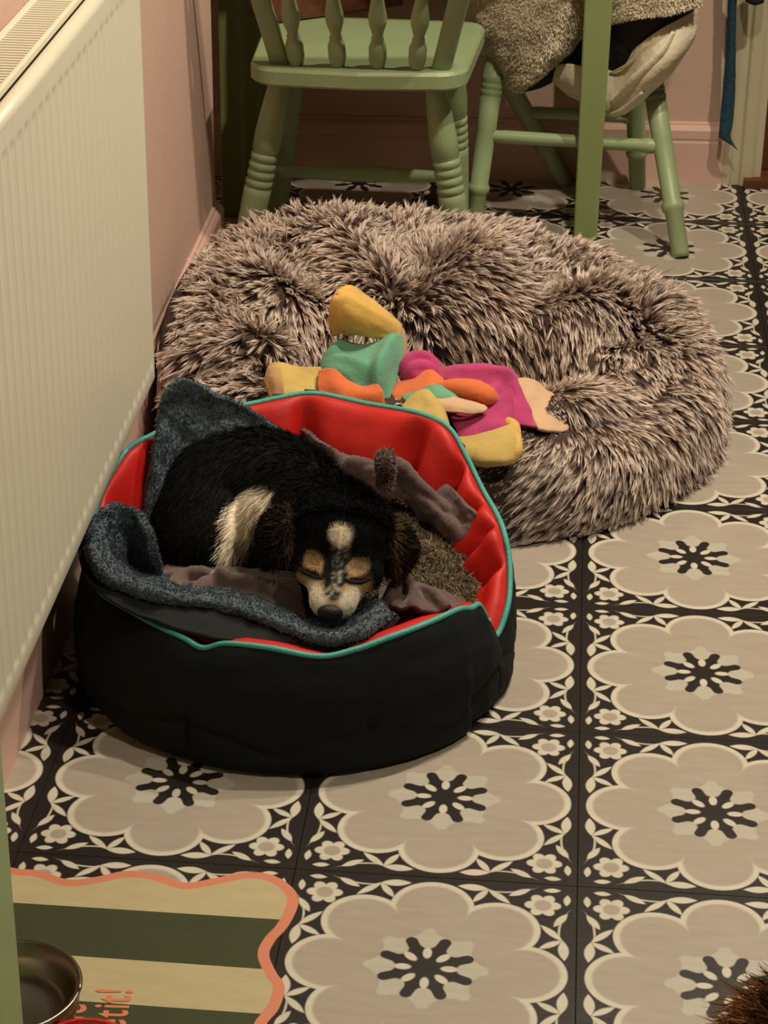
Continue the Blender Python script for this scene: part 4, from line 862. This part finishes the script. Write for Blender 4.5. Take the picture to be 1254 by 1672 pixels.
# ================================================================== patchwork blanket on the fluffy bed
def patch():
    r = thing('colour_block_blanket', 'crumpled fleece blanket in yellow, teal, orange and pink lying on the fluffy bed', 'blanket', (-.1,.85,.12))
    M_ = {k: mat('fleece_'+k, c, .9, bump=.14, bscale=160, var=.08, vscale=22, sheen=.2) for k, c in dict(yellow=sRGB(222,180,88), teal=sRGB(104,168,136), orange=sRGB(226,116,60), pink=sRGB(190,62,116), cream=sRGB(214,178,140), straw=sRGB(205,178,100), tan=sRGB(190,150,100)).items()}
    def S(rows, c, name, n=9, th=.005, amp=.0035, sd=0, dy=0, rd=()):
        rd = [([at(a, b, Y=y-.045+dy) for a, b, y in q], h, w_) for q, h, w_ in rd]
        rows = [[(a, b, y-.045+dy) for a, b, y in q] for q in rows]; V, F, mi = sheet(pts(rows), n, th, amp*.7, 18, sd, rd); return mesh(name, V, F, M_[c], r)
    # yellow hood standing at the top
    S([[(552,480,.97),(572,474,.98),(598,488,.99),(632,510,1.0),(655,530,1.01)], [(543,500,.95),(570,500,.93),(600,512,.93),(630,528,.94),(654,548,.97)], [(540,528,.95),(566,530,.925),(594,540,.92),(624,548,.93),(650,562,.955)], [(556,548,.97),(578,550,.945),(602,558,.935),(628,560,.94),(652,572,.955)]], 'yellow', 'yellow_patch', 12, rd=[([(550,545,.955),(547,515,.95),(556,490,.965),(575,480,.98)], .010, .010), ([(575,480,.98),(610,500,.99),(640,525,1.0)], .004, .009), ([(560,545,.945),(600,556,.935),(640,545,.95),(656,530,.99)], .010, .008)])
    S([[(540,500,.955),(550,482,.972),(560,478,.975)], [(537,525,.960),(548,520,.945),(560,505,.935)], [(545,548,.975),(556,545,.955),(566,535,.94)]], 'yellow', 'yellow_patch')
    S([[(652,530,1.0),(660,540,1.0),(664,560,1.0)], [(655,565,.965),(661,575,.965),(662,590,.965)], [(645,600,.93),(650,610,.93),(656,612,.93)]], 'tan', 'yellow_patch')
    S([[(556,556,.95),(585,562,.94),(615,560,.93),(640,546,.935),(657,548,.95)], [(532,580,.92),(568,582,.905),(600,578,.90),(630,580,.895),(656,582,.92)], [(524,604,.90),(562,604,.875),(598,602,.875),(625,606,.87),(646,615,.89)], [(540,625,.88),(575,628,.86),(604,632,.86),(622,640,.85),(638,642,.86)], [(570,652,.86),(590,656,.85),(608,660,.84),(622,664,.84),(632,664,.84)]], 'teal', 'teal_patch', 12, rd=[([(640,560,.92),(625,590,.885),(615,625,.86),(612,655,.845)], .016, .010), ([(545,585,.91),(580,600,.885),(605,622,.87)], .009, .009), ([(560,560,.94),(535,590,.91)], .008, .008)])
    S([[(522,605,.89),(545,604,.88),(566,622,.87),(590,632,.865),(618,628,.85)], [(520,625,.87),(545,628,.855),(572,640,.845),(600,644,.835),(626,640,.835)], [(522,645,.85),(548,652,.84),(574,660,.83),(600,665,.825),(628,662,.825)], [(530,664,.83),(550,668,.825),(576,674,.82),(602,678,.815),(625,680,.815)]], 'orange', 'orange_patch', dy=-.04)
    S([[(440,602,.90),(458,594,.905),(480,600,.905),(500,600,.90),(524,600,.895)], [(436,622,.88),(458,618,.875),(482,622,.87),(505,624,.87),(526,622,.875)], [(440,642,.86),(460,640,.85),(484,642,.845),(508,645,.845),(528,646,.85)], [(448,662,.84),(468,664,.83),(490,662,.83),(512,664,.83),(530,664,.835)]], 'straw', 'straw_patch', amp=.006, dy=-.03)
    S([[(438,600,.905),(446,594,.91),(458,594,.91)], [(434,622,.885),(446,618,.872),(460,618,.868)], [(440,648,.86),(450,645,.85),(466,645,.845)]], 'tan', 'straw_patch', dy=-.03)
    # pink: roll at the top, big panel to the right
    S([[(648,592,.93),(664,580,.94),(690,578,.945),(712,586,.94),(722,602,.93)], [(646,604,.91),(666,592,.905),(690,590,.905),(712,598,.91),(724,612,.915)], [(654,616,.90),(672,610,.885),(694,612,.885),(712,616,.89),(722,622,.90)], [(664,624,.89),(680,624,.88),(698,624,.88),(710,622,.885),(716,626,.89)]], 'pink', 'pink_patch', 12, rd=[([(655,605,.90),(675,590,.915),(700,592,.915),(712,604,.905)], .012, .009), ([(670,615,.89),(690,608,.895),(705,612,.895)], .006, .006)])
    S([[(708,604,.93),(745,598,.93),(790,596,.93),(828,600,.925),(845,616,.92)], [(712,624,.90),(750,618,.885),(795,612,.885),(832,620,.885),(850,640,.89)], [(716,645,.88),(755,640,.86),(800,636,.86),(836,644,.86),(862,668,.865)], [(722,668,.85),(758,664,.835),(800,660,.835),(840,668,.835),(874,690,.84)], [(740,700,.81),(765,690,.805),(805,688,.81),(845,694,.815),(878,700,.82)]], 'pink', 'pink_patch', 12, amp=.005, sd=4, rd=[([(722,610,.92),(770,604,.895),(820,608,.885),(838,640,.88),(858,680,.85)], .014, .012), ([(760,665,.83),(800,645,.85),(826,615,.88)], .010, .010), ([(740,690,.81),(790,672,.83),(820,660,.84)], .008, .008)])
    S([[(720,655,.84),(748,664,.825),(785,662,.82),(818,650,.82),(836,634,.83)], [(732,676,.81),(756,680,.80),(788,676,.795),(818,668,.80),(838,662,.81)], [(745,700,.785),(765,700,.775),(795,694,.77),(824,690,.775),(838,690,.79)], [(750,716,.77),(770,714,.76),(798,710,.76),(826,706,.765),(840,705,.775)]], 'pink', 'pink_patch', amp=.005, sd=9)
    # orange belly and roll
    S([[(635,632,.89),(665,622,.885),(700,606,.885),(722,618,.875)], [(640,646,.86),(668,640,.85),(702,630,.845),(730,636,.85)], [(655,664,.83),(680,654,.825),(712,645,.825),(740,648,.83)]], 'orange', 'orange_patch')
    g = Geo(); g.add(*tube(cr([at(708,636,Y=.805), at(740,632,Y=.79), at(775,638,Y=.78), at(800,648,Y=.775), at(809,652,Y=.78)], 7), [.010,.015,.020,.017,.006], 16, .85)); g.build('orange_patch', M_['orange'], r)
    S([[(655,648,.84),(680,640,.84),(706,630,.835),(735,636,.83),(750,648,.825)], [(664,660,.82),(690,652,.815),(715,645,.812),(738,648,.812),(752,655,.815)], [(640,664,.82),(680,664,.81),(715,656,.805),(740,656,.805),(756,662,.81)]], 'teal', 'teal_patch')
    S([[(712,650,.81),(735,650,.81),(765,656,.80),(790,664,.80)], [(715,662,.795),(740,662,.79),(768,668,.785),(795,670,.79)], [(725,672,.785),(745,674,.78),(768,676,.78),(785,674,.785)]], 'cream', 'cream_patch')
    # pale yellow leaf near the piping and the hanging end
    S([[(656,664,.80),(676,646,.81),(694,638,.815),(706,648,.81)], [(668,676,.775),(690,668,.775),(712,662,.775),(724,668,.78)], [(690,690,.75),(706,686,.745),(722,686,.745),(732,694,.755)], [(708,704,.735),(720,704,.73),(730,706,.73),(738,712,.735)]], 'straw', 'straw_patch')
    S([[(745,716,.765),(775,712,.755),(808,704,.755),(836,694,.765)], [(756,732,.735),(782,732,.722),(812,726,.722),(842,714,.735)], [(766,748,.715),(790,752,.702),(818,750,.702),(846,742,.718)], [(772,756,.715),(794,762,.705),(820,758,.705),(840,754,.715)]], 'straw', 'straw_patch', amp=.004)
    g = Geo(); g.add(*tube(cr([at(826,688,Y=.745), at(838,696,Y=.725), at(842,715,Y=.705), at(843,735,Y=.68), at(836,750,Y=.67)], 6), [.008,.010,.009,.010,.007], 12)); g.build('rolled_edge', M_['yellow'], r)
    # cream end spread on the cushion
    S([[(846,618,.93),(870,622,.95),(895,640,.96),(925,655,.97)], [(852,645,.90),(880,648,.915),(910,662,.93),(935,670,.94)], [(868,680,.87),(892,682,.88),(915,688,.895),(930,690,.905)], [(880,700,.84),(898,704,.85),(915,706,.865),(925,704,.88)]], 'cream', 'cream_patch', amp=.006, dy=-.03)
    V = []; F = []
    for c in r.children: n0 = len(V); V += [tuple(v.co) for v in c.data.vertices]; F += [tuple(i+n0 for i in p.vertices) for p in c.data.polygons]
    COVER.append(BVHTree.FromPolygons(V, F))
    rebase(r)
patch()

# ================================================================== striped mat, bowls, cabinet
def feeding_mat():
    r = thing('striped_feeding_mat', 'cream and dark green striped feeding mat with a wavy peach border', 'mat', (-.35,-.35,0))
    # outline, centre line of the peach border on the floor
    px = [(-60,1404),(20,1423),(60,1427),(110,1442),(160,1437),(205,1428),(250,1432),(300,1447),(350,1440),(400,1430),(440,1434),(470,1453),(478,1475),(462,1510),(440,1535),(430,1560),(442,1590),(455,1612),(446,1645),(425,1672)]
    P = [at(x, y, z=.002)[:2] for x, y in px]
    # it goes on below the frame with the same wave
    last = P[-1]; step = P[-1]-P[-6]
    for k in range(5): P.append(last+np.array([.012*math.sin(k*1.5), -.035*(k+1)]))
    P.append(np.array([P[-1][0]-.10, -.66])); P.append(np.array([-.36, -.66]))
    C_ = cr([(*p, 0) for p in P], 6)[:, :2]; left = [(-.555, C_[-1][1]), (-.555, C_[0][1])]
    outer = C_; tg = np.gradient(C_, axis=0); tg /= np.linalg.norm(tg, axis=1)[:, None]; nr = np.c_[tg[:, 1], -tg[:, 0]]      # inward for a clockwise run
    w_ = .0065; inner = C_+nr*w_; outer = C_-nr*w_
    peach = mat('peach_border', sRGB(214,132,98), .6, var=.05); cre = mat('cream_mat', sRGB(190,176,134), .7, bump=.1, bscale=60, var=.05, vscale=18, stretch=(1,4,1)); grn = mat('dark_green_mat', sRGB(56,62,28), .75, bump=.1, bscale=60, var=.08, vscale=10, stretch=(1,3,1))
    n = len(C_); poly = [tuple(p) for p in outer]+[(-.555, outer[-1][1]), (-.555, outer[0][1])]
    prism('mat_base', poly, .0002, .0024, peach, r)
    # cream field and green stripes cut to the inner outline
    import mathutils
    field = [Vector((p[0], p[1], 0)) for p in inner]+[Vector((-.553, inner[-1][1]+.004, 0)), Vector((-.553, inner[0][1], 0))]
    def cut(poly, lo, hi, z, name, m):
        bm = bmesh.new(); vs_ = [bm.verts.new(p) for p in poly]; f = bm.faces.new(vs_)
        for (p0, p1), keep in ((lo, 1), (hi, -1)) if lo else ():
            d = (p1-p0); nn = Vector((-d[1], d[0], 0)).normalized()*keep
            bmesh.ops.bisect_plane(bm, geom=bm.verts[:]+bm.edges[:]+bm.faces[:], plane_co=Vector((*p0, 0)), plane_no=nn, clear_inner=True)
        for v in bm.verts: v.co.z = z
        bmesh.ops.triangulate(bm, faces=bm.faces[:]); me = bpy.data.meshes.new(name); bm.to_mesh(me); bm.free(); o = link(name, me, m, r, False)
        if me.polygons and me.polygons[0].normal.z < 0: me.flip_normals()
        return o
    cut(field, None, None, .0027, 'cream_field', cre)
    e = [(at(25,1474,z=.003)[:2], at(450,1501,z=.003)[:2]), (at(105,1559,z=.003)[:2], at(432,1582,z=.003)[:2]), (at(125,1634,z=.003)[:2], at(408,1654,z=.003)[:2])]
    cut(field, e[1], e[0], .0030, 'green_stripe', grn)
    dy = e[1][0][1]-e[2][0][1]; low = (e[2][0]-[0,dy*1.15], e[2][1]-[0,dy*1.15]); cut(field, low, e[2], .0030, 'green_stripe', grn)
    # peach lettering, read from the side
    let = mat('peach_lettering', sRGB(222,128,84), .7)
    def text(body, p, size, rot):
        cu = bpy.data.curves.new('lettering', 'FONT'); cu.body = body; cu.size = size; cu.extrude = .0001; cu.align_x = 'RIGHT'; cu.space_character = 1.15; cu.offset = .0008
        o = bpy.data.objects.new('lettering', cu); COL.objects.link(o); dg = bpy.context.evaluated_depsgraph_get(); me = bpy.data.meshes.new_from_object(o.evaluated_get(dg)); bpy.data.objects.remove(o)
        q = link('lettering', me, let, r, False); q.location = (p[0], p[1], .0033); q.rotation_euler = (0, 0, rot); q.scale = (.62, 1, 1); return q
    a = at(216,1615,z=.003); text('Appetit!', a, .056, math.radians(93))
    a = at(141,1640,z=.003); text('Bone', a, .056, math.radians(93))
    rebase(r)
feeding_mat()
def ring_thing(root, name, c, prof, m, n=64):
    V = []; F = []
    for rr, z in prof:
        for k in range(n): a = TAU*k/n; V.append((c[0]+rr*math.cos(a), c[1]+rr*math.sin(a), z))
    for i in range(len(prof)-1):
        for k in range(n): F.append((i*n+k, i*n+(k+1) % n, (i+1)*n+(k+1) % n, (i+1)*n+k))
    F.append(tuple((len(prof)-1)*n+k for k in range(n))); return mesh(name, V, F, m, root)
def bowls():
    p = at(132,1612,z=.050); R_ = .0765; c = (p[0]-R_, p[1]-.004)
    r = thing('steel_dog_bowl', 'round stainless steel dog bowl on the striped mat beside the green cabinet', 'bowl', (c[0], c[1], .003))
    ring_thing(r, 'bowl_shell', c, [(.0005,.0035),(.060,.0035),(.068,.008),(.0735,.030),(.0755,.048),(.0745,.0495),(.071,.049),(.068,.030),(.060,.0185),(.0585,.016),(.054,.0135),(.040,.0115),(.0005,.011)], MT['steel'])
    g = Geo(); g.add(*tube([(c[0]+R_*.985*math.cos(t), c[1]+R_*.985*math.sin(t), .0495) for t in np.linspace(0, TAU, 73)], .0024, 8)); g.build('rim', MT['steel'], r); rebase(r)
    p = at(146,1661,z=.040); R2 = .060; c = (p[0]+.004, p[1]-R2-.001)
    r = thing('enamel_bowl', 'cream enamel bowl with a red rim at the lower edge of the striped mat', 'bowl', (c[0], c[1], .003))
    ring_thing(r, 'bowl_shell', c, [(.0005,.0035),(.040,.0035),(.048,.012),(.0585,.039),(.057,.0395),(.047,.014),(.038,.008),(.0005,.008)], MT['enamel'])
    g = Geo(); g.add(*tube([(c[0]+(R2-.0035)*math.cos(t), c[1]+(R2-.0035)*math.sin(t), .039) for t in np.linspace(0, TAU, 73)], .0034, 8)); g.build('rim', MT['redrim'], r); rebase(r)
bowls()
donut()
def cabinet():
    r = thing('green_cabinet', 'pale green painted cabinet side at the lower left by the steel bowl', 'cabinet', (-.47,-.9,0))
    box('side_panel', (-.402,-1.20,.0), (-.384,-.60,.86), MT['mint'], r, .002); box('back_panel', (-.548,-.612,.0), (-.403,-.601,.86), MT['mint'], r, .001)
    box('worktop', (-.549,-1.21,.861), (-.374,-.595,.89), MT['wood'], r, .003); box('shelf', (-.548,-1.19,.08), (-.403,-.614,.10), MT['mint'], r, .001)
    rebase(r)
cabinet()
# second dog: only the near end of its back reaches into the photograph
def dog2():
    r = thing('brown_dog', 'brown long-haired dog whose fur just enters the lower right corner', 'dog', (.48,-.62,0))
    bm = bmesh.new()
    def blob(c, rad): bmesh.ops.create_icosphere(bm, subdivisions=3, radius=1, matrix=Matrix.Translation(c) @ Matrix.Diagonal((*rad, 1)))
    for i in range(12):
        t = i/11; blob((.385+.24*t, -.515-.20*t, .085+.03*t), (.060+.022*math.sin(t*2.5),)*2+(.055+.02*t,))
    for q in range(6): t = q/5; blob((.66+.07*t, -.79-.02*t, .13-.02*t), (.055-.018*t,)*3)
    blob((.39,-.53,.045), (.05,.06,.04))
    for q in range(6): t = q/5; blob((.41-.04*t, -.64-.06*t, .03), (.026-.006*t,.026,.022))
    for q in range(6): t = q/5; blob((.62-.03*t, -.87-.06*t, .03), (.022,.022,.020))
    me = bpy.data.meshes.new('body'); bm.to_mesh(me); bm.free(); o = bpy.data.objects.new('tmp', me); COL.objects.link(o); md = o.modifiers.new('r', 'REMESH'); md.mode = 'VOXEL'; md.voxel_size = .009
    ms = o.modifiers.new('s', 'SMOOTH'); ms.iterations = 6; dg = bpy.context.evaluated_depsgraph_get(); me2 = bpy.data.meshes.new_from_object(o.evaluated_get(dg)); bpy.data.objects.remove(o)
    zs = min(v.co.z for v in me2.vertices)
    for v in me2.vertices: v.co.z -= zs-.002
    b = link('body', me2, mat('brown_skin', (.03,.012,.004,1), .9), r)
    P, Nn, _, _ = sample(b, 26000); fl = np.array([-.6,.35,-.25]); fl = fl-Nn*(Nn@fl)[:, None]; nz = np.array([noise.noise((p[0]*14, p[1]*14, p[2]*14)) for p in P])
    k = P[:, 2] > .022; P, Nn, fl, nz = P[k], Nn[k], fl[k], nz[k]
    D = unit(fl+Nn*.45+rng.normal(size=P.shape)*.25); c0, c1 = np.array([.02,.006,.003]), np.array([.22,.085,.022]); cc = c0+(c1-c0)*np.clip(.35+nz*1.6, 0, 1)[:, None]
    strands('fur', P, D, rng.uniform(.02,.045,len(P)), .0014, np.array([0,0,-.1])+rng.normal(size=P.shape)*.15, hairmat('brown_dog_fur', None, .55, 'col', .35), r, K=4, cols=cc); 
    for sg in (-1, 1):
        e0 = np.array([.725, -.815+.045*sg, .150]); V, F, mi = sheet([[e0, e0+[.018,.004*sg,.004], e0+[.034,.006*sg,0]], [e0+[.0,.016*sg,-.025], e0+[.018,.020*sg,-.025], e0+[.034,.018*sg,-.027]], [e0+[.004,.018*sg,-.055], e0+[.018,.020*sg,-.060], e0+[.028,.018*sg,-.055]]], 5, .005); mesh('ear', V, F, b.data.materials[0], r)
    g = Geo(); g.add(*lathe((.778,-.812,.098), (.794,-.814,.096), [(0,.008),(.4,.012),(.8,.010),(1,.004)], 14)); g.build('nose', MT['baglining'], r)
    rebase(r)
dog2()
